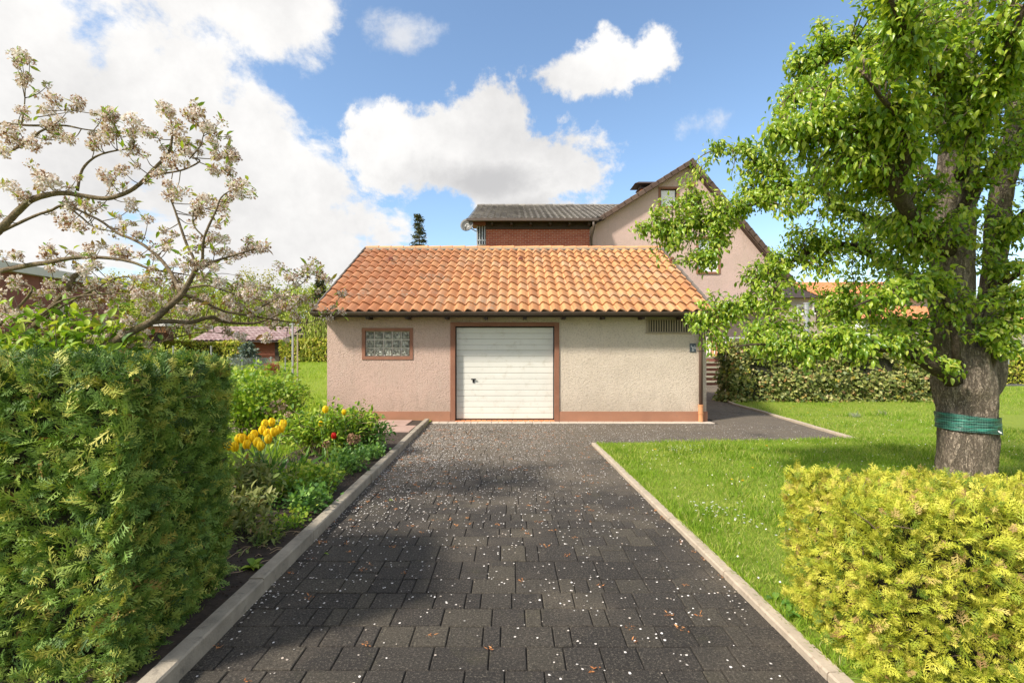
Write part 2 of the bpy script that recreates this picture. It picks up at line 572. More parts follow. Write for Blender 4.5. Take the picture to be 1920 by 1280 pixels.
def tile_mat(name, stops, lichen=(0.30, 0.24, 0.17), lam=0.5, rough=0.85, xred=False):
    m, nt, b = new_mat(name)
    r = rnd_socket(nt)
    c = ramp(nt, r, stops)
    p = geo_pos(nt)
    if xred:
        g = nt.nodes.new('ShaderNodeSeparateXYZ'); lnk(nt, p, g.inputs[0])
        f = (1.0 - (X(nt, g.outputs[0]) + (noise(nt, p, 0.8, 3) - 0.5) * 3).step(-4.2, 0.8)) * 0.65
        c = mix(nt, f, c, (0.33, 0.115, 0.05))
    n = noise(nt, p, 13, 9, 0.72).step(0.45, 0.62)
    n2 = noise(nt, p, 1.3, 4, 0.6).step(0.42, 0.68)
    c = mix(nt, n * n2 * lam, c, lichen)
    n3 = noise(nt, p, 38, 5, 0.7).step(0.60, 0.68)
    c = mix(nt, n3 * 0.75, c, (0.10, 0.065, 0.045))
    lnk(nt, c, b.inputs['Base Color']); b.inputs['Roughness'].default_value = rough
    bump(nt, b, noise(nt, p, 70, 4, 0.6), 0.35, 0.006)
    return m


M['tile'] = tile_mat('clay_roof_tile', [(0.0, (0.37, 0.16, 0.065)), (0.35, (0.49, 0.235, 0.092)), (0.6, (0.56, 0.285, 0.12)), (0.8, (0.43, 0.19, 0.07)), (1.0, (0.50, 0.285, 0.15))], lam=0.9, xred=True)
M['ridge_tile'] = tile_mat('clay_ridge_tile', [(0.0, (0.62, 0.25, 0.10)), (0.5, (0.70, 0.33, 0.15)), (1.0, (0.60, 0.27, 0.13))])
M['verge_grey'] = plain('grey_verge_tile', (0.15, 0.13, 0.11), 0.85, 0.3, 6, 0.3, 60)
M['grey_tile'] = tile_mat('grey_roof_tile', [(0.0, (0.14, 0.125, 0.11)), (0.5, (0.20, 0.18, 0.16)), (1.0, (0.26, 0.235, 0.20))], (0.36, 0.33, 0.27))
M['brown_tile'] = tile_mat('brown_rake_tile', [(0.0, (0.07, 0.042, 0.03)), (0.5, (0.095, 0.058, 0.042)), (1.0, (0.12, 0.075, 0.055))], (0.20, 0.15, 0.12))
M['orange_far'] = tile_mat('neighbour_orange_tile', [(0.0, (0.66, 0.26, 0.12)), (0.5, (0.72, 0.32, 0.15)), (1.0, (0.64, 0.24, 0.10))], lam=0.15)
M['pink_tile'] = tile_mat('shed_rosy_tile', [(0.0, (0.28, 0.18, 0.17)), (0.5, (0.36, 0.25, 0.24)), (1.0, (0.44, 0.33, 0.31))], lam=0.2)


def brick_mat(name, stops):
    m, nt, b = new_mat(name)
    c = ramp(nt, rnd_socket(nt), stops)
    p = geo_pos(nt)
    c = mix(nt, noise(nt, p, 30, 5, 0.6).step(0.4, 0.8) * 0.3, c, (0.12, 0.05, 0.03))
    lnk(nt, c, b.inputs['Base Color']); b.inputs['Roughness'].default_value = 0.85
    return m


M['brick'] = brick_mat('red_brick', [(0, (0.34, 0.085, 0.05)), (0.5, (0.40, 0.11, 0.06)), (1, (0.44, 0.14, 0.085))])
M['threshold_brick'] = brick_mat('orange_threshold_brick', [(0, (0.62, 0.24, 0.10)), (0.5, (0.70, 0.30, 0.13)), (1, (0.60, 0.20, 0.08))])


def paver_mat():
    m, nt, b = new_mat('dark_speckled_paver')
    r = rnd_socket(nt); p = geo_pos(nt)
    base = ramp(nt, r, [(0.0, (0.034, 0.029, 0.025)), (0.5, (0.047, 0.040, 0.034)), (0.85, (0.062, 0.053, 0.041)), (1.0, (0.084, 0.071, 0.052))])
    g = nt.nodes.new('ShaderNodeSeparateXYZ'); lnk(nt, p, g.inputs[0])
    yy = X(nt, g.outputs[1])
    paler = (noise(nt, p, 0.9, 6, 0.65) - 0.5 + yy.step(3.5, 9.0) * 0.30).step(-0.04, 0.30)  # paler tone in noise patches, increasing with distance up the drive
    base = mix(nt, paler * 0.7, base, (0.175, 0.142, 0.105))
    n = noise(nt, p, 75, 4, 0.95)
    c = mix(nt, n.step(0.54, 0.65) * 0.85, base, (0.26, 0.225, 0.175))
    c = mix(nt, (1.0 - n.step(0.36, 0.49)) * 0.9, c, (0.012, 0.011, 0.010))
    mo = noise(nt, p, 2.6, 8, 0.75).step(0.55, 0.72)
    c = mix(nt, mo * 0.25, c, (0.10, 0.095, 0.04))
    lnk(nt, c, b.inputs['Base Color']); b.inputs['Roughness'].default_value = 0.82
    b.inputs['Specular IOR Level'].default_value = 0.35
    bump(nt, b, n, 1.0, 0.010)
    return m


M['paver'] = paver_mat()


def grass_ground():
    m, nt, b = new_mat('grass_ground')
    p = geo_pos(nt)
    n = noise(nt, p, 2.0, 10, 0.7); n2 = noise(nt, p, 26, 6, 0.75)
    c = ramp(nt, n2, [(0.25, (0.10, 0.14, 0.018)), (0.5, (0.22, 0.28, 0.04)), (0.75, (0.34, 0.38, 0.06))])
    c = mix(nt, n.step(0.4, 0.7) * 0.5, c, (0.20, 0.26, 0.045))
    lnk(nt, c, b.inputs['Base Color']); b.inputs['Roughness'].default_value = 0.9
    b.inputs['Specular IOR Level'].default_value = 0.1
    bump(nt, b, n2, 0.8, 0.04)
    return m


M['grass_ground'] = grass_ground()
M['grass'] = leaf_mat('grass_blade', [(0, (0.14, 0.25, 0.02)), (0.4, (0.26, 0.41, 0.035)), (0.75, (0.40, 0.54, 0.06)), (0.93, (0.52, 0.55, 0.12)), (1, (0.58, 0.53, 0.24))], 0.45, 0.5, 0.25)


def bark(name, a, bcol, sc=16, crk=.85, dist=0.03, stretch=0.55, moss=None):
    m, nt, b = new_mat(name)
    tcn = nt.nodes.new('ShaderNodeTexCoord')
    p = geo_pos(nt, 1, 1, stretch)
    warp = nt.nodes.new('ShaderNodeVectorMath'); warp.operation = 'MULTIPLY_ADD'
    nn = noise(nt, p, sc * .8, 3, 0.6, out=1); lnk(nt, nn, warp.inputs[0]); warp.inputs[1].default_value = (.05, .05, .05); lnk(nt, p, warp.inputs[2])
    v = voro(nt, warp.outputs[0], sc * 1.7, 'DISTANCE_TO_EDGE'); e = X(nt, v.outputs['Distance'])
    rg = (noise(nt, geo_pos(nt, 1, 1, stretch * .6), sc * .75, 5, .7, .6) - .5).m('ABSOLUTE')
    rg2 = (noise(nt, geo_pos(nt, 1, 1, stretch * 1.5), sc * 1.3, 4, .7, .4) - .5).m('ABSOLUTE')
    crack = rg.step(0.0, 0.055) * (rg2.step(0.0, 0.04) * .5 + .5) * (e.step(0.0, 0.12) * .3 + .7)
    n = noise(nt, p, sc * 1.2, 6, 0.7)
    c = mix(nt, n.step(.3, .75), a, bcol)
    c = mix(nt, (1.0 - crack) * crk, c, [x * .35 for x in a])
    if moss: c = mix(nt, noise(nt, geo_pos(nt), 5, 6, .7).step(.5, .66) * .55, c, moss)
    lnk(nt, c, b.inputs['Base Color']); b.inputs['Roughness'].default_value = 0.9
    b.inputs['Specular IOR Level'].default_value = 0.2
    bump(nt, b, crack * 0.8 + n * 0.5, 1.0, dist)
    return m


M['pear_bark'] = bark('pear_bark', (0.30, 0.235, 0.175), (0.45, 0.37, 0.285), 30, .75, 0.02, 0.5)
M['pear_branch'] = bark('pear_branch_bark', (0.12, 0.088, 0.058), (0.23, 0.175, 0.12), 44, .7, 0.015, 0.8, moss=(0.13, 0.14, 0.03))
M['cherry_bark'] = bark('cherry_bark', (0.20, 0.145, 0.085), (0.36, 0.28, 0.19), 22, .5, 0.006, 2.0, moss=(0.20, 0.18, 0.06))
M['twig'] = plain('brown_twig', (0.13, 0.09, 0.055), 0.8, 0.25, 20)
M['twig_pale'] = plain('dry_straw_stem', (0.42, 0.30, 0.19), 0.8, 0.25, 20)
M['stem_green'] = plain('green_stem', (0.14, 0.24, 0.05), 0.6, 0.15, 20)
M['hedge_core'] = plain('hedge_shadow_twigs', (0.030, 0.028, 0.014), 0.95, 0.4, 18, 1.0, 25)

# ------------------------------------------------------------ ground, lawns, path
MB().box(-500, 500, -60, 700, -1.0, -0.08).build('ground', M['grass_ground'], kind='structure')


def hill(x, y):
    t = min(1, max(0, (y - 13) / 14)); t = t * t * (3 - 2 * t)
    s = min(1, max(0, (-2.2 - x) / 2.5))
    return 0.03 + 0.9 * t * s


def ground_left():
    mb = MB(); xs = [-120, -80, -50, -30, -22, -17, -14, -12, -10, -8.5, -7.2, -6.2, -5.4, -4.7, -4.2, -3.6, -3.0, -2.4, -1.78]
    ys = [-4, 0, 3, 6, 9, 11, 13] + [13 + 1.2 * i for i in range(1, 13)] + [30, 34, 40, 50, 70, 110]
    for y in ys:
        for x in xs:
            mb.v.append((x, y, hill(x, y) - (0.12 if (-4.2 < x < -1.7 and 11 < y) else 0)))
    n = len(xs)
    for j in range(len(ys) - 1):
        for i in range(n - 1): mb.f.append([j * n + i, j * n + i + 1, (j + 1) * n + i + 1, (j + 1) * n + i]); mb.r.append(0)
    return mb


ground_left().build('garden_ground', M['grass_ground'], kind='structure', smooth=True)


def sheet(name, poly, z, mat, th=0.1, **kw):
    mb = MB(); n = len(poly)
    tris = geometry.tessellate_polygon([[Vector((x, y, 0)) for x, y in poly]])
    vs = [(x, y, z) for x, y in poly] + [(x, y, z - th) for x, y in poly]
    fs = []
    for t in tris:
        a, b, c = (Vector(poly[i]) for i in t)
        if (b - a).cross(c - a) < 0: t = t[::-1]
        fs.append(list(t))
    for i in range(n): fs.append([i, i + n, (i + 1) % n + n, (i + 1) % n])
    mb.add(vs, fs)
    return mb.build(name, mat, **kw)


def KL(y): return -1.61 - .0235 * (y - 2.4)     # driveway-side face of the left kerb
def KR(y): return 1.52 - .032 * (y - 2.4)      # driveway-side face of the right kerb


LAWN = [(KR(-3) + .07, -3), (60, -3), (60, 21.5), (13.3, 21.5), (13.3, 15.4), (6.56, 15.4), (6.46, 14), (6.12, 8.95), (6.05, 8.80), (KR(8.35) + .07, 8.36)]
sheet('lawn', LAWN, 0.022, M['grass_ground'], kind='structure')
sheet('road', [(10, 21.6), (90, 21.6), (90, 24.6), (10, 24.6)], -0.02, M['asphalt'], 0.05, kind='structure')
sheet('soil_bed', [(-1.70, 2.0), (-1.72, 6), (-1.80, 9.25), (-2.6, 9.3), (-3.3, 8.2), (-3.35, 6), (-3.2, 3.2), (-3.0, 2.0)], 0.055, M['soil'], 0.05, kind='structure')


def kerb(name, pts, w, h, seg, mat, side=1):
    """a run of kerb stones; pts is the inner line, width goes to the side"""
    run = link(name, None, kind='structure') if False else None
    o = bpy.data.objects.new(name, None); COL.objects.link(o); o.location = (pts[0][0], pts[0][1], 0)
    ROOT[o.name] = Vector(o.location); o['kind'] = 'structure'
    L = [Vector(p) for p in pts]
    for a, b in zip(L, L[1:]):
        d = b - a; n = max(1, round(d.length / seg)); u = d.normalized(); nn = Vector((u.y, -u.x)) * side
        for i in range(n):
            p = a + d * (i / n) + u * .004; q = a + d * ((i + 1) / n) - u * .004
            j = random.uniform(-.004, .004); hz = h + random.uniform(-.004, .004); e = .009
            p = p + nn * j; q = q + nn * (j + random.uniform(-.003, .003))
            vs = []
            for z, ins in ((-.08, 0), (hz - e, 0), (hz, e)):
                for c, s_ in ((p, 0), (q, 0), (q, 1), (p, 1)):
                    k = nn * (ins if s_ == 0 else w - ins)
                    vs.append((c.x + k.x, c.y + k.y, z))
            fs = [[k + t, k + (t + 1) % 4, k + 4 + (t + 1) % 4, k + 4 + t] for k in (0, 4) for t in range(4)] + [[8, 9, 10, 11]]
            if side < 0: fs = [f[::-1] for f in fs]
            MB().add(vs, [f[::-1] for f in fs]).build('kerb_stone', mat, o)
    return o


kerb('left_kerb', [(KL(y), y) for y in (-0.5, 2.4, 5, 8, 10.85)], 0.10, 0.10, 1.0, M['concrete'], -1)
kerb('right_kerb', [(KR(y), y) for y in (-0.5, 2.4, 4.6, 8.35)], 0.085, 0.045, 1.0, M['concrete_warm'], 1)
kerb('path_kerb', [(6.02, 8.72), (6.12, 10.2), (6.30, 12.4), (6.38, 14.3), (6.5, 15.0)], 0.08, 0.045, 1.0, M['concrete_warm'], 1)

# ------------------------------------------------------------ driveway: mixed size pavers
drv = sheet('driveway', [(-2.0, -2), (1.9, -2), (1.9, 7.9), (6.6, 8.3), (6.7, 15.5), (10.2, 15.5), (10.2, 22.0), (10.2, 23.3), (4.0, 23.3), (4.0, 10.98), (-2.0, 10.98)], -0.012, M['joint'], 0.05, kind='structure')


def in_drive(x0, x1, y0, y1):
    cx, cy = (x0 + x1) / 2, (y0 + y1) / 2
    if cy < 8.3: return x1 > KL(cy) - .05 and x0 < KR(cy) + .05
    if cy > 15.6: return x0 > 4.3 and x0 < 10.1
    if cy < 10.75: return x1 > KL(cy) - .05 and x0 < (6.05 + .07 * (cy - 8.8)) + .02
    return x0 > 4.3 and x0 < 6.15 + .05 * (cy - 10.7)


def pavers():
    rs = random.Random(5); G = .0985; items = []
    y = 0.42
    while y < 22.2:
        H = rs.choice((2, 2, 2, 3, 3)); h = H * G
        x = -1.95 - rs.random() * .3
        while x < 10.2:
            if H == 3:
                k = rs.random()
                if k < .38: w = 3; cells = [(0, 0, 3, 3)]
                elif k < .68: w = 2; cells = [(0, 0, 2, 3)]
                elif k < .84: w = 3; cells = [(0, 0, 3, 2), (0, 2, 3, 1)] if rs.random() < .3 else [(0, 0, 2, 3), (2, 0, 1, 3)]
                else: w = 4; cells = [(0, 0, 2, 1), (0, 1, 2, 2), (2, 0, 2, 2), (2, 2, 2, 1)] if rs.random() < .5 else [(0, 0, 4, 3)]
            else:
                w = rs.choice((1, 2, 2, 2, 3, 3)); cells = [(0, 0, w, 2)]
            for a, b_, cw_, ch_ in cells:
                it = (x + a * G, x + (a + cw_) * G, y + b_ * G, y + (b_ + ch_) * G, cw_, ch_)
                if in_drive(*it[:4]): items.append(it)
            x += w * G
        y += h
    protos = {}
    def pm(w, h):
        if (w, h) not in protos:
            protos[(w, h)] = MB().box(-w * G / 2 + 0.0030, w * G / 2 - 0.0030, -h * G / 2 + 0.0030, h * G / 2 - 0.0030, -.05, 0, b=.0045).mesh('paver', M['paver'])
        return protos[(w, h)]
    vis = [t for t in items if t[2] > 2.25 and abs((t[0] + t[1]) / 2) < t[3] * 1.03]
    vis.sort(key=lambda t: (t[2] ** 2) / (t[4] * t[5])); near = set(vis[:298])
    far = MB()
    for t in items:
        x, y = (t[0] + t[1]) / 2, (t[2] + t[3]) / 2
        z = rs.uniform(-.0025, .0025); a = rs.uniform(-.010, .010)
        if t in near:
            mw = Matrix.Translation((x, y, z)) @ Matrix.Rotation(a, 4, 'Z') @ Matrix.Rotation(rs.uniform(-.008, .008), 4, 'X')
            link('paver', pm(t[4], t[5]), drv, mw=mw)
        else:
            g = 0.0030; far.box(t[0] + g, t[1] - g, t[2] + g, t[3] - g, -.05, z, rs.random(), b=.0045)
    far.build('paver_field', M['paver'], drv, kind='stuff')


pavers()

# pale row of stones along the garage plinth
o = sheet('edge_row', [(-1.82, 10.76), (4.4, 10.76), (4.4, 11.05), (-1.82, 11.05)], -0.008, M['joint'], 0.05, kind='structure')
x = -1.80
while x < 4.36:
    w = random.choice([.2, .2, .3, .15]); MB().box(x + .004, min(x + w, 4.4) - .004, 10.77, 11.045, -.05, .004 + random.uniform(0, .003), b=.006).build('edging_stone', M['edge_stone'], o); x += w

# flagstone path on the left
o = sheet('flagstone_path', [(-1.93, 9.35), (-1.93, 11.0), (-12, 11.0), (-12, 9.45)], 0.034, M['soil'], 0.05, kind='structure')
x = -1.95; k = 0
while x > -8.6:
    for (ya, yb) in ((9.4, 10.18), (10.19, 10.97)):
        s = .0 if ya < 10 else .22
        MB().box(x - .74 - s, x - s - .012 if x - s < -1.95 else x, ya + .008, yb - .008, -.02, .052 + random.uniform(-.004, .006), b=.006).build('flagstone', M['flagstone'], o)
    x -= .75


# ------------------------------------------------------------ roof tile shapes
def s_tile(w, l, amp=.030, th=.016, n=8, m=1):
    """one interlocking pantile; local x across, y up the slope, z out of the roof; the lower edge shows its thickness"""
    vs = []; fs = []
    def prof(t):
        return amp * (math.sin(2 * math.pi * (t - .06)) * .75 + .22 * math.sin(4 * math.pi * (t - .02)))
    for j, y in enumerate((0.0, l * .5, l * 1.06)):
        lift = th * 2.2 * (1 - y / l)
        for i in range(n + 1): vs.append(((i / n - .5) * w * 1.015, y, prof(i / n) + lift + .022))
    for i in range(n + 1): vs.append(((i / n - .5) * w * 1.015, 0.0, prof(i / n) + th * 2.2 + .022 - th * 1.5))
    k = n + 1
    for j in (0, 1):
        for i in range(n): fs.append([j * k + i, j * k + i + 1, (j + 1) * k + i + 1, (j + 1) * k + i])
    for i in range(n): fs.append([3 * k + i, 3 * k + i + 1, i + 1, i])
    for e in (0, n):   # sides
        vs.append((vs[e][0], 0, vs[3 * k + e][2])); vs.append((vs[2 * k + e][0], l * 1.06, vs[2 * k + e][2] - th))
        a = len(vs) - 2; f = [e, k + e, 2 * k + e, a + 1, a]
        fs.append(f if e == 0 else f[::-1])
    return vs, fs


def tiled(nameparent, x0, x1, y0, z0, y1, z1, tw, rows, mat, singles_rows=0, single_name='tile', amp=.03, n=8, jit=.0, xlim=None):
    """tiles over the slope from eave (y0,z0) to ridge (y1,z1), x0..x1"""
    sl = math.hypot(y1 - y0, z1 - z0); l = sl / rows; ang = math.atan2(z1 - z0, y1 - y0)
    cols = round((x1 - x0) / tw); tw = (x1 - x0) / cols
    vs, fs = s_tile(tw, l, amp, n=n)
    me = bpy.data.meshes.new(single_name); me.from_pydata(vs, [], fs); me.materials.append(mat)
    me.polygons.foreach_set('use_smooth', [len(f) == 4 for f in fs]); me.set_sharp_from_angle(angle=R(50))
    Rx = Matrix.Rotation(ang, 4, 'X'); mb = MB()
    for r in range(rows):
        for c in range(cols):
            X0 = x0 + (c + .5) * tw; Y = y0 + math.cos(ang) * l * r; Z = z0 + math.sin(ang) * l * r
            if xlim and X0 > xlim(Z): continue
            mw = Matrix.Translation((X0, Y, Z)) @ Rx @ Matrix.Rotation(random.uniform(-1, 1) * jit, 4, 'Z') @ Matrix.Translation((0, random.uniform(-1, 1) * jit * .35, random.uniform(0, 1) * jit * .2))
            if r < singles_rows: link(single_name, me, nameparent, mw=mw)
            else: mb.add([mw @ Vector(v) for v in vs], fs, random.random())
    if mb.v:
        o = mb.build(single_name + '_rows', mat, nameparent, kind='stuff', smooth=True); o.data.set_sharp_from_angle(angle=R(50))


# ------------------------------------------------------------ GARAGE
GY = 11.06; GX0, GX1 = -4.11, 4.32; EY, EZ, RY, RZ = 10.70, 2.385, 14.60, 4.53
BY, BX = 2 * RY - EY, 0
gar = thing('garage', (0.1, GY, 0), 'low roughcast garage with orange pantile roof and white up-and-over door', 'garage')
slope = (RZ - EZ) / (RY - EY)
TX0, TX1 = -4.27, 4.36
def roofz(y): return EZ + slope * (y - EY) if y < RY else RZ - slope * (y - RY)
DX0, DX1, DZ = -1.268, 0.948, 2.115
WX0, WX1, WZ0, WZ1 = -3.285, -2.25, 1.425, 2.03
wtop = roofz(GY) - .03
mb = wall_holes([(GX0, 0), (DX0, 0), (DX0, DZ), (DX1, DZ), (DX1, 0), (GX1, 0), (GX1, wtop), (GX0, wtop)], [(WX0, WX1, WZ0, WZ1)], GY, .24)
# side and back walls
gyb = BY - .36
for xa, xb in ((GX0, GX0 + .24), (GX1 - .24, GX1)):
    prof = [(GY + .24, -.05), (gyb - .24, -.05), (gyb - .24, roofz(gyb - .24) - .03), (RY, RZ - .05), (GY + .24, roofz(GY + .24) - .03)]
    vs = [(xa, y, z) for y, z in prof] + [(xb, y, z) for y, z in prof]; n = 5
    mb.add(vs, [list(range(5))[::-1], [5 + i for i in range(5)]] + [[i, (i + 1) % 5, (i + 1) % 5 + 5, i + 5] for i in range(5)])
mb.box(GX0, GX1, gyb - .24, gyb, -.05, roofz(gyb) - .03)
mb.build('wall', M['garage_wall'], gar)
pl = MB(); e = .018
pl.box(GX0 - e, DX0 - .105, GY - e, GY - .001, -.04, .225)
pl.box(GX0 - e, GX0 - .001, GY - .001, gyb, -.04, .225); pl.build('plinth', M['plinth'], gar); pl = MB()
pl.box(DX1 + .105, GX1 + e, GY - e, GY - .001, -.04, .225)
pl.box(GX1 + .001, GX1 + e, GY - .001, gyb, -.04, .225)
pl.build('plinth', M['plinth'], gar, kind=None)
fr = MB(); f = .012
fr.box(DX0 - .10, DX0 + .002, GY - f - .012, GY + .16, -.03, DZ); fr.box(DX1 - .002, DX1 + .10, GY - f - .012, GY + .16, -.03, DZ)
fr.box(DX0 - .10, DX1 + .10, GY - f - .012, GY + .16, DZ, DZ + .085)
fr.build('door_surround', M['terracotta'], gar)
# up-and-over door of sixteen boards
dr = MB(); DY = GY + .115
dr.box(DX0 + .004, DX0 + .024, DY - .012, DY + .05, .03, DZ - .002); dr.box(DX1 - .024, DX1 - .004, DY - .012, DY + .05, .03, DZ - .002)
dr.box(DX0 + .024, DX1 - .024, DY - .012, DY + .05, DZ - .02, DZ - .002); dr.box(DX0 + .024, DX1 - .024, DY + .012, DY + .05, .03, DZ - .02)
door = dr.build('garage_door', M['black'], gar)
nb = 16; zb, zt = .045, DZ - .024; h = (zt - zb) / nb
for i in range(nb):
    z0 = zb + i * h; g = .0045 if i % 4 == 0 else .0022
    vs = []
    for x_ in (DX0 + .026, DX1 - .026):
        for y_, z_ in ((DY + .01, z0), (DY - .004, z0 + g), (DY - .0075, z0 + g + .006), (DY - .0075, z0 + h * .5), (DY - .006, z0 + h - .008), (DY - .002, z0 + h - .0018), (DY + .01, z0 + h - .001)): vs.append((x_, y_, z_))
    MB().add(vs, [[k, 7 + k, 8 + k, k + 1][::-1] for k in range(6)] + [list(range(7)), [7 + k for k in range(7)][::-1]]).build('door_board', M['door'], door)
hx = XW(888, DY); hz_ = ZW(712, DY)
hd = MB(); hd.box(hx - .022, hx + .022, DY - .022, DY - .006, hz_ - .06, hz_ + .02); hd.box(hx - .055, hx + .055, DY - .045, DY - .026, hz_ + .004, hz_ + .03, b=.004); hd.tube([(hx, DY - .004, hz_ + .015), (hx, DY - .03, hz_ + .015)], .012, 8)
hd.build('handle', M['black'], door)
# brick threshold
th = MB().box(DX0 + .002, DX1 - .002, 11.045, GY + .10, -.05, .012).build('threshold', M['mortar'], gar)
nbk = 19; bw = (DX1 - DX0) / nbk
for i in range(nbk):
    MB().box(DX0 + i * bw + .006, DX0 + (i + 1) * bw - .006, 11.03, GY + .098, -.04, .020 + random.uniform(0, .003), b=.004).build('brick', M['threshold_brick'], th)
# glass block window
wf = MB(); s = .048
wf.box(WX0 - s, WX0 + .022, GY - .016, GY + .05, WZ0 - s, WZ1 + s); wf.box(WX1 - .022, WX1 + s, GY - .016, GY + .05, WZ0 - s, WZ1 + s)
wf.box(WX0 + .022, WX1 - .022, GY - .016, GY + .05, WZ1 - .022, WZ1 + s); wf.box(WX0 + .022, WX1 - .022, GY - .016, GY + .05, WZ0 - s, WZ0 + .022)
win = wf.build('window', M['terracotta'], gar)
m_, nt, b = new_mat('glass_block_glass')
p = geo_pos(nt); b.inputs['Base Color'].default_value = (0.13, 0.14, 0.115, 1); b.inputs['Roughness'].default_value = 0.12
lnk(nt, mix(nt, noise(nt, p, 14, 3).step(.35, .7), (0.12, 0.12, 0.095), (0.50, 0.49, 0.40)), b.inputs['Base Color'])
bump(nt, b, noise(nt, p, 24, 3, 0.5, 1.2), 1.0, 0.05); b.inputs['Specular IOR Level'].default_value = 0.9
M['glass_block'] = m_
gx0, gx1, gz0, gz1 = WX0 + .022, WX1 - .022, WZ0 + .022, WZ1 - .022
MB().box(gx0, gx1, GY + .038, GY + .11, gz0, gz1).build('mortar_grid', M['mortar'], win)
cw, ch = (gx1 - gx0) / 5, (gz1 - gz0) / 3
gb = MB(); u = .014
q = [(-cw / 2 + u, -ch / 2 + u), (cw / 2 - u, -ch / 2 + u), (cw / 2 - u, ch / 2 - u), (-cw / 2 + u, ch / 2 - u)]
vs = [(x_, .03, z_) for x_, z_ in q] + [(x_ * .94, .0, z_ * .94) for x_, z_ in q] + [(x_ * .74, .010, z_ * .74) for x_, z_ in q]
gb.add(vs, [[k + i, k + (i + 1) % 4, k + 4 + (i + 1) % 4, k + 4 + i] for k in (0, 4) for i in range(4)] + [[8, 9, 10, 11]])
gme = gb.mesh('glass_block', M['glass_block'])
for i in range(5):
    for j in range(3):
        link('glass_block', gme, win, mw=Matrix.Translation((gx0 + (i + .5) * cw, GY + .014, gz0 + (j + .5) * ch)))
# vent
vx0, vx1, vz0, vz1 = XW(1212, GY), XW(1299, GY), ZW(623, GY), ZW(598, GY)
MB().box(vx0 + .02, vx1 - .02, GY - .008, GY - .001, vz0 + .01, vz1 - .01).build('vent_recess', M['dark'], gar)
vt = MB(); vt.box(vx0, vx0 + .045, GY - .03, GY - .002, vz0, vz1); vt.box(vx1 - .04, vx1, GY - .03, GY - .002, vz0, vz1)
vt.box(vx0 + .045, vx1 - .04, GY - .03, GY - .002, vz1 - .02, vz1); vt.box(vx0 - .02, vx1 + .02, GY - .042, GY - .002, vz0 - .022, vz0)
vent = vt.build('vent_grille', M['vent'], gar)
sw = (vx1 - vx0 - .085) / 17
for i in range(17):
    xa = vx0 + .045 + (i + .32) * sw; MB().box(xa, xa + sw * .5, GY - .032, GY - .009, vz0, vz1 - .02).build('slat', M['vent'], vent)
# downpipe
px_ = XW(1314, GY - .07)
dp = MB(); dp.tube([(px_ + .10, EY + .02, 2.34), (px_ + .09, EY + .05, 2.26), (px_ + .02, GY - .09, 2.10), (px_, GY - .07, 2.0), (px_, GY - .07, .36)], .042, 12)
dpo = dp.build('downpipe', M['pipe_brown'], gar, smooth=True)
MB().tube([(px_, GY - .07, .375), (px_, GY - .07, -.02)], .052, 12).tube([(px_, GY - .07, .205), (px_, GY - .07, .18)], .062, 12).tube([(px_, GY - .07, .385), (px_, GY - .07, .35)], .058, 12).build('drain_pipe', M['pipe_orange'], dpo)
MB().tube([(px_, GY - .07, 1.575), (px_, GY - .07, 1.55)], .048, 12).box(px_ - .085, px_ + .085, GY - .075, GY - .065, 1.555, 1.57).build('pipe_bracket', M['soffit'], dpo)
# eaves: gutter, soffit, barge
gt = MB(); n = 10
vs = []
for x_ in (TX0 - .03, TX1 + .05):
    for rr in (.062, .052):
        for k in range(n + 1):
            a = math.pi + math.pi * k / n; vs.append((x_, EY - .075 + rr * math.cos(a), EZ + .02 + rr * math.sin(a) * 1.15))
m_ = n + 1
fs = [[k, k + 1, 2 * m_ + k + 1, 2 * m_ + k][::-1] for k in range(n)] + [[m_ + k, m_ + k + 1, 3 * m_ + k + 1, 3 * m_ + k] for k in range(n)]
fs += [[0, m_, 3 * m_, 2 * m_], [n, m_ + n, 3 * m_ + n, 2 * m_ + n][::-1], list(range(m_)), [2 * m_ + k for k in range(m_)][::-1]]
gt.add(vs, fs); gt.build('gutter', M['gutter'], gar, smooth=False)
sf = MB(); sf.box(TX0 + .02, TX1 - .02, EY + .0, GY + .02, 2.315, 2.335)
sf.box(TX0 + .02, TX1 - .02, EY - .012, EY + .0, 2.30, 2.44)
x = TX0 + .3
while x < TX1: sf.box(x - .035, x + .035, EY + .02, GY - .002, 2.255, 2.313); x += .85
sf.build('soffit', M['soffit'], gar)
# roof deck, tiles, ridge, verges
dk = MB()
vs = []
for x_ in (TX0 + .015, TX1 - .015):
    for y_, z_ in ((EY - .01, EZ), (RY, RZ), (BY, EZ), (BY, EZ - .06), (RY, RZ - .07), (EY - .01, EZ - .06)): vs.append((x_, y_, z_))
dk.add(vs, [[0, 6, 7, 1], [1, 7, 8, 2], [2, 8, 9, 3], [3, 9, 10, 4], [4, 10, 11, 5], [5, 11, 6, 0], [0, 1, 4, 5], [1, 2, 3, 4], [11, 10, 7, 6], [10, 9, 8, 7]])
roof = dk.build('roof', M['soffit'], gar)
tiled(roof, TX0, TX1, EY - .04, EZ + .005, RY, RZ + .005, .2333, 11, M['tile'], 8, 'tile', amp=.044, jit=.016)
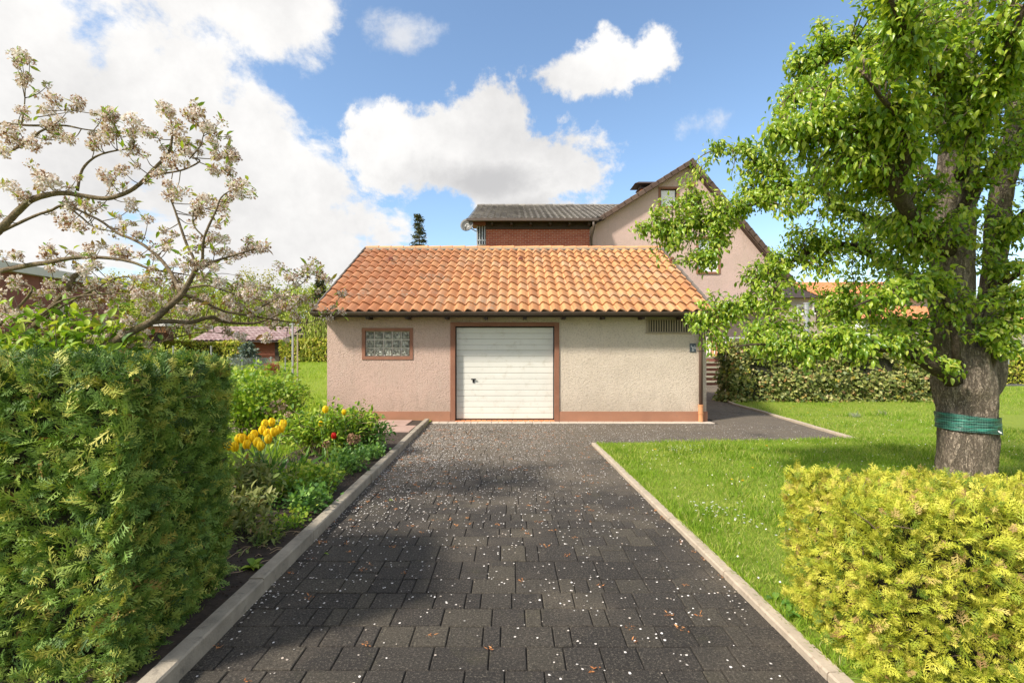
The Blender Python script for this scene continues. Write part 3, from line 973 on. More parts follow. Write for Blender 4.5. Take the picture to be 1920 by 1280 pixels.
# rear slope, mirrored
bm_ = MB(); vsb, fsb = s_tile(.2333, .405, .034)
ang = math.atan2(EZ - RZ, BY - RY); sl = math.hypot(BY - RY, EZ - RZ)
for r in range(11):
    for c in range(37):
        mw = Matrix.Translation((TX0 + (c + .5) * .2333, BY - math.cos(ang) * sl / 11 * r, EZ - math.sin(ang) * sl / 11 * r)) @ Matrix.Rotation(math.pi, 4, 'Z') @ Matrix.Rotation(-ang, 4, 'X')
        bm_.add([mw @ Vector(v) for v in vsb], fsb, random.random())
bm_.build('rear_tile_rows', M['tile'], roof, kind='stuff', smooth=False)
rt = MB(); nr = 24; rw = (TX1 - TX0) / nr; k = 6
vs = []
for y_ in (0, 1):
    for j in range(k + 1):
        a = math.pi * j / k; rr = .105 if y_ == 0 else .122
        vs.append((y_ * rw * 1.05, math.cos(a) * rr, math.sin(a) * rr * .8))
    for j in range(k + 1):
        a = math.pi * j / k; rr = .09 if y_ == 0 else .105
        vs.append((y_ * rw * 1.05, math.cos(a) * rr, math.sin(a) * rr * .8))
q = k + 1
rt.add(vs, [[j, 2 * q + j, 2 * q + j + 1, j + 1] for j in range(k)] + [[q + j, j, j + 1, q + j + 1] for j in range(k)] + [[2 * q + j, 3 * q + j, 3 * q + j + 1, 2 * q + j + 1] for j in range(k)])
rme = rt.mesh('ridge_tile', M['ridge_tile'], smooth=False)
for i in range(nr):
    link('ridge_tile', rme, roof, mw=Matrix.Translation((TX0 + i * rw, RY, RZ + .015 + random.uniform(-.006, .006))) @ Matrix.Rotation(random.uniform(-.012, .012), 4, 'Y'))
MB().box(TX0 + .01, TX1 - .01, RY - .13, RY + .13, RZ - .03, RZ + .028).build('ridge_mortar', M['concrete'], roof)
ang = math.atan2(RZ - EZ, RY - EY); l = math.hypot(RY - EY, RZ - EZ) / 11
vme = MB().box(-.022, .022, -.01, l * 1.05, -.09, .075, b=.01).mesh('verge_tile', M['verge_grey'])
for x_ in (TX0 - .012, TX1 + .012):
    for r in range(11):
        link('verge_tile', vme, roof, mw=Matrix.Translation((x_, EY - .04 + math.cos(ang) * l * r, EZ + .01 + math.sin(ang) * l * r)) @ Matrix.Rotation(ang - .03, 4, 'X'))
# vent tiles (small dark openings)
for px, py in ((1258, 481), (734, 487), (976, 487)):
    t = (520 - py) ; yy = 13.62; x_ = XW(px, yy); z_ = roofz(yy) + .075
    MB().tube([(x_, yy - .05, z_ - .03), (x_, yy - .10, z_ + .0), (x_, yy - .13, z_ - .01)], [.07, .062, .05], 10).build('roof_vent', M['brown_clad'], roof)

# utility sign on the wall
sx0, sx1, sz0, sz1 = XW(1293, GY), XW(1304.5, GY), ZW(660, GY), ZW(643.5, GY)
sg = thing('utility_sign', ((sx0 + sx1) / 2, GY, sz0), 'small dark grey utility plate with white characters on the wall beside the downpipe', 'sign')
MB().box(sx0, sx1, GY - .013, GY - .002, sz0, sz1, b=0).build('plate', M['sign_grey'], sg)


def text(s, x, z, size, Y, mat, parent, name='lettering'):
    cu = bpy.data.curves.new(name, 'FONT'); cu.body = s; cu.size = size; cu.extrude = .0015; cu.align_x = 'CENTER'; cu.resolution_u = 2
    t = bpy.data.objects.new(name, cu); COL.objects.link(t)
    bpy.context.view_layer.update()
    me = bpy.data.meshes.new_from_object(t.evaluated_get(bpy.context.evaluated_depsgraph_get()))
    bpy.data.objects.remove(t); me.materials.clear(); me.materials.append(mat)
    me.transform(Matrix.Translation((x, Y, z)) @ Matrix.Rotation(R(90), 4, 'X'))
    return link(name, me, parent)


cx_ = (sx0 + sx1) / 2; hh = sz1 - sz0
text('S', cx_ - .038, sz1 - hh * .40, .05, GY - .0155, M['sign_white'], sg); text('a', cx_ + .040, sz1 - hh * .40, .06, GY - .0155, M['sign_white'], sg)
text('TH', cx_ + .018, sz1 - hh * .66, .072, GY - .0155, M['sign_white'], sg); text('31', cx_ + .005, sz1 - hh * .88, .05, GY - .0155, M['sign_white'], sg)

# ------------------------------------------------------------ HOUSE behind the garage
HY = 23.6
house = thing('house', (8, HY, 0), 'pink roughcast gabled house with a brick wing behind the garage', 'house')
ax, az_ = XW(1290, HY), ZW(312, HY)
lx, lz = 3.72, ZW(412, HY) - .35
lx2 = 3.72; sl_l = (az_ - ZW(412, HY)) / (ax - XW(1130, HY)); lz2 = az_ - sl_l * (ax - lx2)
rx = 12.75; sl_r = (az_ - ZW(455, HY)) / (XW(1410, HY) - ax); rz = az_ - sl_r * (rx - ax)
W1 = (XW(1238, HY), XW(1269, HY), ZW(388, HY), ZW(354, HY)); W2 = (XW(1309, HY), XW(1347, HY), ZW(510, HY), ZW(447, HY))
D1 = (XW(1310, HY), XW(1333, HY), 1.27, 3.45)
wall_holes([(lx2, -.1), (rx, -.1), (rx, rz), (ax, az_), (lx2, lz2)], [W1, W2, D1], HY, .3).box(lx2, lx2 + .3, HY + .3, 34, -.1, lz2).box(rx - .3, rx, HY + .3, 34, -.1, rz).build('wall', M['house_wall'], house)
# main roof: two slabs
def slab(mb, x0, z0, x1, z1, ya, yb, t):
    vs = [(x0, ya, z0), (x1, ya, z1), (x1, yb, z1), (x0, yb, z0), (x0, ya, z0 - t), (x1, ya, z1 - t), (x1, yb, z1 - t), (x0, yb, z0 - t)]
    return mb.add(vs, [[0, 1, 2, 3], [7, 6, 5, 4], [0, 4, 5, 1], [1, 5, 6, 2], [2, 6, 7, 3], [3, 7, 4, 0]])
mr = MB(); slab(mr, lx2 + .28, lz2 + .28 * sl_l + .12, ax, az_ + .12, HY - .28, 34, .12); slab(mr, ax, az_ + .12, rx + .4, rz - .4 * sl_r + .12, HY - .28, 34, .12)
mroof = mr.build('roof', M['brown_tile'], house)
def rake(xa, za, xb, zb):
    L = math.hypot(xb - xa, zb - za); n = round(L / .36); a = math.atan2(zb - za, xb - xa)
    for i in range(n):
        t = i / n
        me_ = MB().box(0, L / n * 1.12, -.07, .12, -.17, .055, b=.02)
        mw = Matrix.Translation((xa + (xb - xa) * t, HY - .3, za + (zb - za) * t)) @ Matrix.Rotation(-a + (.05 if xb > xa else .05), 4, 'Y')
        link('rake_tile', RAKE, mroof, mw=mw)
RAKE = MB().box(-.02, .40, -.07, .14, -.15, .055, b=.02).mesh('rake_tile', M['brown_tile'])
rake(lx2 + .28, lz2 + .28 * sl_l + .14, ax, az_ + .14); rake(rx + .4, rz - .4 * sl_r + .14, ax, az_ + .14)


def window(x0, x1, z0, z1, Y, parent, surround=None, sashmat=None, sw=.09, mull=(), rec=.05, pane='curtain'):
    p = MB(); s = sw
    if surround:
        p.box(x0 - s, x0 + .01, Y - .03, Y + rec, z0 - s, z1 + s); p.box(x1 - .01, x1 + s, Y - .03, Y + rec, z0 - s, z1 + s)
        p.box(x0 + .01, x1 - .01, Y - .03, Y + rec, z1 - .01, z1 + s); p.box(x0 + .01, x1 - .01, Y - .05, Y + rec, z0 - s, z0 + .01)
    else: p.box(x0 - .02, x1 + .02, Y - .04, Y + rec, z0 - .06, z0)
    w = p.build('window', surround or M['white'], parent)
    f = MB(); t = .055
    f.box(x0 + .01, x0 + t, Y + rec, Y + rec + .06, z0, z1); f.box(x1 - t, x1 - .01, Y + rec, Y + rec + .06, z0, z1)
    f.box(x0 + t, x1 - t, Y + rec, Y + rec + .06, z1 - t, z1); f.box(x0 + t, x1 - t, Y + rec, Y + rec + .06, z0, z0 + t)
    for mx in mull: f.box(mx - .03, mx + .03, Y + rec, Y + rec + .06, z0 + t, z1 - t)
    f.build('sash', sashmat or M['white'], w)
    MB().box(x0 + .01, x1 - .01, Y + rec + .03, Y + rec + .04, z0 + .01, z1 - .01).build('pane', M['pane'], w)
    if pane == 'curtain': MB().box(x0 + .01, x1 - .01, Y + rec + .045, Y + rec + .055, z0 + .01, z1 - .01).build('curtain', M['curtain'], w)
    else: MB().box(x0 + .01, x1 - .01, Y + rec + .10, Y + rec + .12, z0 + .01, z1 - .01).build('dark_room', M['dark'], w)
    return w


m_, nt, b = new_mat('window_glass')
b.inputs['Base Color'].default_value = (.9, .95, .95, 1); b.inputs['Roughness'].default_value = .03
tr = nt.nodes.new('ShaderNodeBsdfTransparent'); gl = nt.nodes.new('ShaderNodeBsdfGlossy'); gl.inputs['Roughness'].default_value = .03
mx = nt.nodes.new('ShaderNodeMixShader'); mx.inputs[0].default_value = .10
nt.links.new(tr.outputs[0], mx.inputs[1]); nt.links.new(gl.outputs[0], mx.inputs[2]); nt.links.new(mx.outputs[0], nt.nodes['Material Output'].inputs[0])
M['pane'] = m_
window(*W1, HY, house, M['terracotta'], M['soffit'])
window(*W2, HY, house, M['terracotta'], M['white'])
# front door
dd = MB().box(D1[0], D1[1], HY + .1, HY + .16, D1[2], D1[3]).build('front_door', M['white'], house)
MB().box(D1[0] + .12, D1[1] - .12, HY + .09, HY + .098, 2.2, 3.2).build('door_pane', M['dark'], dd)
MB().box(XW(1333.5, HY), XW(1347, HY), HY - .35, HY - .003, 1.27, 3.56).build('porch_pillar', M['pipe_orange'], house)
MB().box(8.9, 12.3, HY - 1.3, HY - .003, 3.58, 3.70).build('porch_canopy', M['soffit'], house)
MB().box(XW(1347, HY) + .3, 12.6, HY - .02, HY - .003, 0, .9).build('plinth', M['plinth'], house)
# small lamp under the gable
MB().box(XW(1288, HY), XW(1300, HY), HY - .30, HY - .003, ZW(352, HY), ZW(344, HY), b=.06).build('wall_lamp', M['brown_clad'], house)
# chimney
ch_ = MB().box(7.0, 7.75, 27.0, 27.6, 8.4, 10.30).build('chimney', M['threshold_brick'], house)
cap = MB()
cap.box(6.88, 7.87, 26.88, 27.72, 10.30, 10.36)
for xx, yy in ((6.95, 26.95), (7.75, 26.95), (6.95, 27.6), (7.75, 27.6)): cap.box(xx, xx + .05, yy, yy + .05, 10.36, 10.52)
vs = [(6.6, 26.7, 10.52), (8.1, 26.7, 10.52), (8.1, 27.9, 10.52), (6.6, 27.9, 10.52), (6.85, 26.9, 10.66), (7.9, 26.9, 10.66), (7.9, 27.7, 10.66), (6.85, 27.7, 10.66)]
cap.add(vs, [[3, 2, 1, 0], [4, 5, 6, 7], [0, 1, 5, 4], [1, 2, 6, 5], [2, 3, 7, 6], [3, 0, 4, 7]]); cap.build('chimney_cap', M['soffit'], ch_)
# brick wing
WY = 23.4; wx0, wx1 = XW(911, WY), 3.66
MB().box(wx0, wx1, WY + .012, WY + .3, -.1, 7.24).box(wx0, wx0 + .3, WY + .3, 30, -.1, 7.6).build('wing_wall', M['mortar'], house)
bwall = house.children[-1] if False else None
bw_ = [o for o in COL.objects if o.name == 'wing_wall'][0]
low = MB(); z = 0.0; r_ = 0; bl, bh = .25, .0833
bme = {}
while z < 7.23:
    xx = wx0 - (bl / 2 if r_ % 2 else 0)
    while xx < wx1 - .01:
        a, c = max(xx, wx0) + .006, min(xx + bl, wx1) - .006
        if c - a > .03:
            if z > 6.45:
                k = round(c - a, 3)
                if k not in bme: bme[k] = MB().box(0, c - a, 0, .03, 0, bh - .012, b=0).mesh('brick', M['brick'])
                link('brick', bme[k], bw_, mw=Matrix.Translation((a, WY - random.uniform(0, .004), z + .006)))
            else: low.box(a, c, WY, WY + .03, z + .006, z + bh - .006, random.random())
        xx += bl
    z += bh; r_ += 1
low.build('brick_courses', M['brick'], bw_, kind='stuff')
WEY, WEZ, WRY, WRZ = 22.9, ZW(411.5, 22.9), 29.3, ZW(387, 29.3)
bd = MB(); zb = 7.245
for i in range(3): bd.box(wx0 - .02, wx1 - .02, WY - .06, WY + .02, zb + i * .13, zb + (i + 1) * .13 - .008)
bd.box(wx0 - .02, wx1 - .02, WY - .05, WY + .02, zb + .39, 7.75)
x = wx0 + .3
while x < wx1: bd.box(x - .05, x + .05, WEY + .05, WY - .062, 7.36, 7.5); x += .9
bd.build('timber_band', M['soffit'], house)
wr = MB()
vs = []
for x_, xr in ((XW(877, WEY) + .03,) * 2, (3.98, 8.2)):
    for y_, z_ in ((WEY, WEZ), (WRY, WRZ), (2 * WRY - WEY, WEZ), (2 * WRY - WEY, WEZ - .1), (WRY, WRZ - .12), (WEY, WEZ - .1)): vs.append((xr if y_ == WRY else x_, y_, z_))
wr.add(vs, [[0, 6, 7, 1], [1, 7, 8, 2], [2, 8, 9, 3], [3, 9, 10, 4], [4, 10, 11, 5], [5, 11, 6, 0], [0, 1, 4, 5], [1, 2, 3, 4]])
wroof = wr.build('wing_roof', M['soffit'], house)
tiled(wroof, XW(877, WEY), 8.4, WEY - .06, WEZ + .01, WRY, WRZ + .01, .30, 17, M['grey_tile'], 0, 'grey_tile', amp=.034, n=6, xlim=lambda z: 3.95 + (z - WEZ) / (WRZ - WEZ) * 4.2)
rme2 = MB().tube([(0, 0, 0), (.42, 0, 0)], [.10, .12], 8).mesh('ridge_tile', M['grey_tile'])
x = XW(877, WEY)
while x < 8.0: link('ridge_tile', rme2, wroof, mw=Matrix.Translation((x, WRY, WRZ + .03))); x += .40
MB().box(XW(876, WEY) - .02, 3.95, WEY - .20, WEY - .05, WEZ - .10, WEZ + .02, b=.015).build('gutter', M['gutter'], house)
MB().tube([(3.72, WEY - .12, WEZ - .08), (3.76, WEY - .1, WEZ - .35), (3.72, WY - .06, WEZ - .75), (3.72, WY - .06, 0)], .06, 10).build('downpipe', M['gutter'], house, smooth=True)
# glazed balcony end of the wing
g0, g1 = XW(894, WY), wx0 - .003
MB().box(g0, g1, WY + .05, WY + .5, 0, 6.55).build('balcony_wall', M['beige_wall'], house)
bc = MB()
for px in (894.5, 899, 904, 908.5): x_ = XW(px, WY); bc.box(x_ - .03, x_ + .03, WY + .1, WY + .16, 6.55, 7.42)
bc.box(g0, g1, WY + .08, WY + .10, 6.72, 6.78); bc.build('balcony_glazing', M['metal_grey'], house)
MB().box(g0, g1, WY + .25, WY + .27, 6.56, 7.42).build('balcony_pane', M['dark'], house)
MB().box(XW(885, WY), g1, WY - .1, WY + .6, 7.42, 7.58).build('balcony_beam', M['brown_clad'], house)

# satellite dish on the wing
def dish(name, c, r, label, mat, face, group=None, depth=.12, arm=None, logo=False):
    t = thing(name, c - Vector((0, 0, r)), label, 'satellite dish', group)
    n = 20; rings = 4; vs = []; fs = []
    q = Vector(face).normalized().to_track_quat('Z', 'Y').to_matrix()
    for side, off in ((0, 0), (1, -.02)):
        for i in range(rings + 1):
            rr = r * i / rings
            for k in range(n):
                a = 2 * math.pi * k / n; vs.append(c + q @ Vector((math.cos(a) * rr, math.sin(a) * rr * 1.08, depth * (i / rings) ** 2 + off)))
    m2 = (rings + 1) * n
    for i in range(rings):
        for k in range(n):
            a, b_ = i * n + k, i * n + (k + 1) % n
            fs.append([a, b_, b_ + n, a + n]); fs.append([m2 + a + n, m2 + b_ + n, m2 + b_, m2 + a])
    for k in range(n): a, b_ = rings * n + k, rings * n + (k + 1) % n; fs.append([a, b_, m2 + b_, m2 + a])
    MB().add(vs, fs).build('reflector', mat, t, smooth=True)
    foc = c + q @ Vector((0, -r * .75, r * 1.0)); bot = c + q @ Vector((0, -r * 1.05, depth))
    MB().tube([bot, foc], .018, 6).tube([c + q @ Vector((-r * .5, -r * .8, depth)), foc], .008, 5).build('feed_arm', M['black'], t)
    MB().tube([foc, foc + q @ Vector((0, .05, -.09))], [.03, .045], 8).build('receiver', M['metal_grey'], t)
    if arm: MB().tube([c + q @ Vector((0, 0, -.02)), Vector(arm)], .025, 6).build('mounting_arm', M['metal_grey'], t)
    if logo:
        pts = [c + q @ Vector((math.cos(R(a)) * r * .30, math.sin(R(a)) * r * .30, depth * .09 + .012)) for a in range(40, 345, 15)]
        lg = MB().tube(pts, .014, 5); lg.bar(pts[-1], c + q @ Vector((-.02, .0, .03)), .025, .01); lg.build('emblem', M['white'], t)
    return t


dish('satellite_dish', P(876, 424, 22.9), .30, 'round grey satellite dish with white ring emblem at the left end of the brick wing', M['dish'], (-.15, -1, .35), arm=P(893, 434, 23.4), logo=True)

# steps to the front door
st = thing('door_steps', (9, 22.3, 0), 'flight of mossy concrete steps rising to the front door of the pink house', 'steps')
M['mossy'] = plain('mossy_concrete', (0.30, 0.28, 0.20), 0.9, 0.25, 7, 0.4, 60, dirt=(0.14, 0.14, 0.06))
sz = [.19, .40, .60, .81, 1.03, 1.25]
for i, z in enumerate(sz):
    yb_ = 22.3 + i * .24
    MB().box(8.15, 9.95, yb_, yb_ + (.30 if i < 5 else 1.0), z - .075, z, b=.01).build('tread', M['mossy'], st)
MB().box(8.2, 9.9, 22.38, 23.55, 0, .11).box(8.2, 9.9, 22.62, 23.55, .111, .32).box(8.2, 9.9, 22.86, 23.55, .321, .52).box(8.2, 9.9, 23.1, 23.55, .521, .73).box(8.2, 9.9, 23.34, 23.55, .731, .95).box(8.2, 9.9, 23.50, 23.58, .951, 1.17).build('step_risers', M['brown_clad'], st)
rl = MB()
for i in range(6): rl.bar((9.45 + i * .16, 23.25, 1.0 if i > 1 else 1.25), (9.50 + i * .16, 23.2, 2.15), .03, .03)
rl.bar((9.4, 23.22, 2.15), (11.4, 23.22, 2.15), .05, .05); rl.build('railing', M['white'], st)


# ------------------------------------------------------------ neighbours on the right
nb = thing('neighbour_house', (20, 34, 0), 'beige rendered house with white windows and orange tiled roof seen through the pear tree', 'house')
a0, a1 = XW(1440, 34), 28.5
nw = [(XW(1496, 34), XW(1510, 34), ZW(588, 34), ZW(574, 34)), (XW(1526, 34), XW(1541, 34), ZW(587, 34), ZW(566, 34))]
wall_holes([(a0, -.1), (a1, -.1), (a1, 5.2), (a0, 5.2)], nw, 34, .3).build('wall', M['beige_wall'], nb)
for w_ in nw: window(*w_, 34, nb, M['white'], M['white'], .10, pane='dark')
MB().box(a0, a0 + .3, 34.3, 42, 0, 5.2).box(a1 - .3, a1, 34.3, 42, 0, 5.2).build('side_wall', M['beige_wall'], nb)
r1 = MB(); slab(r1, 0, 0, 1, 0, 0, 1, .1); r1 = MB()
vs = [(a0 - .3, 33.6, 5.1), (a1 + .3, 33.6, 5.1), (a1 + .3, 38, 6.7), (a0 - .3, 38, 6.7), (a1 + .3, 42.4, 5.1), (a0 - .3, 42.4, 5.1)]
r1.add(vs, [[0, 1, 2, 3], [3, 2, 4, 5], [0, 5, 4, 1]]); r1o = r1.build('roof', M['soffit'], nb)
tiled(r1o, XW(1535, 34), a1 + .3, 33.55, 5.12, 38, 6.72, .30, 13, M['orange_far'], 0, 'roof_tile', amp=.03, n=5)
nb2 = thing('neighbour_annex', (23, 31, 0), 'low grey-brown annex with orange tiled roof and white satellite dish behind the ivy hedge', 'annex')
b0, b1 = XW(1589, 31), 28.0
nw = [(XW(1621, 31), XW(1638, 31), ZW(628, 31), ZW(611, 31))]
wall_holes([(b0, -.1), (b1, -.1), (b1, 3.4), (b0, 3.4)], nw, 31, .3).box(b0, b0 + .3, 31.3, 33.9, 0, 3.4).build('wall', M['grey_wall'], nb2)
window(*nw[0], 31, nb2, M['white'], M['white'], .10, pane='dark', mull=(XW(1631, 31),))
r2 = MB(); vs = [(b0 - .15, 30.6, 3.42), (b1, 30.6, 3.42), (b1, 33.98, 4.5), (b0 - .15, 33.98, 4.5), (b0 - .15, 33.98, 3.42), (b1, 33.98, 3.42)]
r2.add(vs, [[0, 1, 2, 3], [0, 3, 4], [1, 5, 2], [0, 4, 5, 1]]); r2o = r2.build('roof', M['soffit'], nb2)
tiled(r2o, b0 - .15, b1, 30.55, 3.45, 33.96, 4.53, .30, 10, M['orange_far'], 0, 'roof_tile', amp=.03, n=5)
MB().tube([(XW(1604, 31), 30.7, 3.38), (XW(1596, 31), 30.9, 3.05), (XW(1594, 31), 30.93, 2.9), (XW(1594, 31), 30.93, .5)], .05, 8).build('downpipe', M['white'], nb2)
dish('satellite_dish', P(1608, 609, 30.6), .32, 'white satellite dish on the grey annex wall beside its small window', M['white'], (-.25, -1, .3), arm=P(1612, 612, 31))
rd = thing('distant_house', (36, 36, 0), 'distant house with a red tiled roof just right of the tree trunk', 'house')
MB().box(33.5, 44, 36, 42, 0, 3.3).build('wall', M['beige_wall'], rd)
MB().add([(33, 35.6, 3.2), (44.4, 35.6, 3.2), (44.4, 39, 4.6), (33, 39, 4.6), (33, 42.4, 3.2), (44.4, 42.4, 3.2)], [[0, 1, 2, 3], [3, 2, 5, 4], [0, 4, 5, 1], [0, 3, 4], [1, 5, 2]]).build('roof', M['orange_far'], rd)
pole = thing('lamp_post', (XW(1512, 17.5), 17.5, 0), 'slim galvanised grey post behind the ivy hedge in front of the beige house', 'post')
MB().tube([(XW(1512, 17.5), 17.5, 0), (XW(1512, 17.5), 17.5, 3.2)], .085, 12).tube([(XW(1512, 17.5), 17.5, 2.35), (XW(1512, 17.5), 17.5, 2.40)], .10, 12).tube([(XW(1512, 17.5), 17.5, 3.2), (XW(1512, 17.5), 17.5, 3.24)], .10, 12).build('post', M['metal_grey'], pole)
lb = thing('letter_box', (XW(1876, 20.8), 20.8, 0), 'pale grey letter box on a thin white post right of the trunk', 'letter box')
xx = XW(1876, 20.8); MB().box(xx - .22, xx + .22, 20.65, 20.95, .98, 1.36, b=.05).build('box', M['metal_grey'], lb)
MB().box(xx - .16, xx + .16, 20.635, 20.648, 1.24, 1.28).build('flap', M['dark'], lb)
MB().box(xx - .20, xx - .13, 20.72, 20.79, 0, .98).build('post', M['white'], lb)

# ------------------------------------------------------------ neighbours on the left
bh = thing('brown_building', (-18, 20, 0), 'brown clad building with a pale roof edge behind the cherry tree on the far left', 'building')
bb = MB()
n_p = 14
for i in range(n_p):
    y0 = 12 + i * 10.6 / n_p; bb.box(-17.95, -17.85, y0 + .008, y0 + 10.6 / n_p - .008, -.1, 4.35)
bb.box(-30, -17.95, 12, 22.6, -.1, 4.35).build('wall', M['brown_clad'], bh)
MB().box(-30.3, -17.55, 11.7, 22.9, 4.35, 4.66).build('roof_edge', M['fascia'], bh)
ls = thing('low_brown_shed', (-17, 23, 0), 'low brown shed with a flat pale roof reaching out over an open carport', 'shed')
g = hill(-16, 23)
bb = MB(); n_p = 8
for i in range(n_p):
    x0 = -20 + i * 3.0 / n_p; bb.box(x0 + .006, x0 + 3.0 / n_p - .006, 21.96, 22, g, 2.62)
bb.box(-20, -17.0, 22, 25, g - .3, 2.62).build('wall', M['brown_clad'], ls)
MB().box(-20.3, XW(318, 22), 21.7, 25.2, 2.62, 2.80).build('flat_roof', M['fascia'], ls)
MB().box(XW(294, 22), XW(301, 22), 21.9, 22.05, g - .3, 2.62).build('post', M['soffit'], ls)
MB().box(XW(294, 22) - .4, XW(301, 22) + .3, 21.86, 21.90, 2.35, 2.60).build('beam', M['pipe_orange'], ls)
sh = thing('garden_shed', (-14, 28, .9), 'red wooden garden shed with a rosy pantile roof behind the lawn left of the garage', 'shed')
SX0, SX1 = XW(368, 28), XW(541, 28)
bb = MB(); z = .85
while z < 2.1: bb.add([(SX0 + .3, 28.0, z), (SX1 - .35, 28.0, z), (SX1 - .35, 28.03, z + .14), (SX0 + .3, 28.03, z + .14), (SX0 + .3, 28.05, z), (SX1 - .35, 28.05, z)], [[0, 1, 2, 3], [0, 4, 5, 1]]); z += .14
bb.box(SX0 + .3, SX1 - .35, 28.05, 31, .6, 2.1).build('board_wall', M['shed_wood'], sh)
MB().box(XW(517, 28), XW(525, 28), 27.9, 27.99, .7, 2.05).build('corner_post', M['soffit'], sh)
s2 = MB(); vs = [(SX0, 27.6, 2.06), (SX1, 27.6, 2.06), (SX1, 30, 2.93), (SX0, 30, 2.93), (SX0, 32.4, 2.06), (SX1, 32.4, 2.06)]
s2.add(vs, [[0, 1, 2, 3], [3, 2, 5, 4], [0, 4, 5, 1], [0, 3, 4], [1, 5, 2]]); s2o = s2.build('roof', M['soffit'], sh)
tiled(s2o, SX0, SX1, 27.55, 2.09, 30, 2.96, .26, 8, M['pink_tile'], 0, 'roof_tile', amp=.03, n=6)
MB().box(SX0, SX1, 27.42, 27.54, 2.0, 2.07).build('gutter', M['soffit'], sh)
# clothes poles
for px, Y, top, mat, rr, lab in ((549, 13.0, 608, 'metal_grey', .028, 'taller grey metal clothes pole standing left of the garage corner'),
                                 (558, 13.6, 626, 'concrete_warm', .020, 'shorter pale clothes pole standing just right of the taller grey pole'),
                                 (325, 16.5, 650, 'metal_grey', .025, 'pale garden post in front of the low brown shed'),
                                 (396, 17.0, 650, 'metal_grey', .025, 'pale garden post in front of the rosy shed roof')):
    x = XW(px, Y); t = thing('clothes_pole' if px > 500 else 'garden_post', (x, Y, hill(x, Y)), lab, 'pole' if px > 500 else 'post')
    q = MB().tube([(x, Y, hill(x, Y) - .2), (x, Y, ZW(top, Y))], rr, 8)
    q.build('shaft', M[mat], t)
    c = MB().tube([(x, Y, ZW(top, Y)), (x, Y, ZW(top, Y) + .03)], rr * 1.4, 8)
    if px > 500: c.bar((x - .16, Y, ZW(top, Y) + .0), (x + .16, Y, ZW(top, Y) + .0), .025, .025)
    c.build('cap', M[mat], t)
# wire fence before the shed
fe = thing('wire_fence', (XW(470, 22), 22, .8), 'low chain link fence in front of the rosy roofed shed', 'fence')
fx0, fx1 = XW(400, 22), XW(535, 22); gz = hill(-11, 22)
for i in range(6): x = fx0 + (fx1 - fx0) * i / 5; MB().tube([(x, 22, gz - .1), (x, 22, gz + .62)], .025, 6).build('post', M['metal_grey'], fe)
q = MB(); n = int((fx1 - fx0) / .09)
for i in range(-6, n):
    for s_ in (1, -1):
        xa = fx0 + i * .09; xb = xa + .55
        if s_ < 0: xa, xb = xb, xa
        if min(xa, xb) < fx0 or max(xa, xb) > fx1: continue
        q.tube([(xa, 22.02, gz + .02), (xb, 22.02, gz + .57)], .004, 3, cap=False)
q.build('mesh_panel', M['metal_grey'], fe)


# ------------------------------------------------------------ foliage materials
M['pear_leaf'] = leaf_mat('pear_leaf', [(0, (0.10, 0.20, 0.018)), (0.25, (0.20, 0.35, 0.028)), (0.6, (0.36, 0.50, 0.045)), (0.88, (0.52, 0.61, 0.08)), (1, (0.62, 0.62, 0.15))], 0.50, 0.32, 0.6)
M['cherry_leaf'] = leaf_mat('young_cherry_leaf', [(0, (0.20, 0.34, 0.035)), (0.5, (0.36, 0.46, 0.05)), (0.8, (0.46, 0.44, 0.08)), (1, (0.34, 0.18, 0.06))], 0.4)
M['blossom'] = leaf_mat('fading_blossom', [(0, (0.26, 0.13, 0.07)), (0.2, (0.38, 0.22, 0.13)), (0.35, (0.60, 0.47, 0.36)), (0.6, (0.78, 0.68, 0.60)), (1, (0.86, 0.80, 0.76))], 0.35, 0.7, 0.1, (1, .97, .92))
M['white_blossom'] = leaf_mat('white_blossom', [(0, (0.50, 0.34, 0.24)), (0.3, (0.74, 0.64, 0.56)), (1, (0.86, 0.82, 0.79))], 0.35, 0.7, 0.1, (1, .97, .92))
M['thuja_green'] = leaf_mat('thuja_green', [(0, (0.04, 0.085, 0.018)), (0.3, (0.10, 0.19, 0.035)), (0.6, (0.20, 0.32, 0.06)), (0.8, (0.36, 0.43, 0.08)), (0.97, (0.58, 0.54, 0.12)), (1, (0.25, 0.13, 0.05))], 0.2, 0.55, 0.3)
M['thuja_gold'] = leaf_mat('thuja_gold', [(0, (0.11, 0.18, 0.02)), (0.25, (0.30, 0.37, 0.035)), (0.55, (0.54, 0.55, 0.055)), (0.9, (0.70, 0.64, 0.11)), (0.97, (0.58, 0.42, 0.16)), (1, (0.34, 0.17, 0.08))], 0.28, 0.55, 0.3)
M['ivy'] = leaf_mat('ivy_beech_leaf', [(0, (0.05, 0.085, 0.018)), (0.3, (0.13, 0.17, 0.035)), (0.6, (0.26, 0.29, 0.065)), (0.85, (0.44, 0.42, 0.16)), (0.95, (0.30, 0.14, 0.05)), (1, (0.45, 0.45, 0.05))], 0.15, 0.5, 0.4)
M['fresh_leaf'] = leaf_mat('fresh_green_leaf', [(0, (0.08, 0.18, 0.016)), (0.4, (0.20, 0.35, 0.028)), (0.75, (0.38, 0.51, 0.05)), (1, (0.50, 0.56, 0.09))], 0.4, 0.5, 0.35)
M['dark_leaf'] = leaf_mat('mid_green_leaf', [(0, (0.045, 0.13, 0.022)), (0.5, (0.11, 0.25, 0.04)), (1, (0.24, 0.40, 0.07))], 0.3, 0.45, 0.4)
M['bronze_leaf'] = leaf_mat('bronze_leaf', [(0, (0.10, 0.14, 0.03)), (0.35, (0.20, 0.22, 0.06)), (0.65, (0.30, 0.31, 0.10)), (0.9, (0.24, 0.33, 0.08)), (1, (0.34, 0.20, 0.10))], 0.3, 0.5, 0.35)
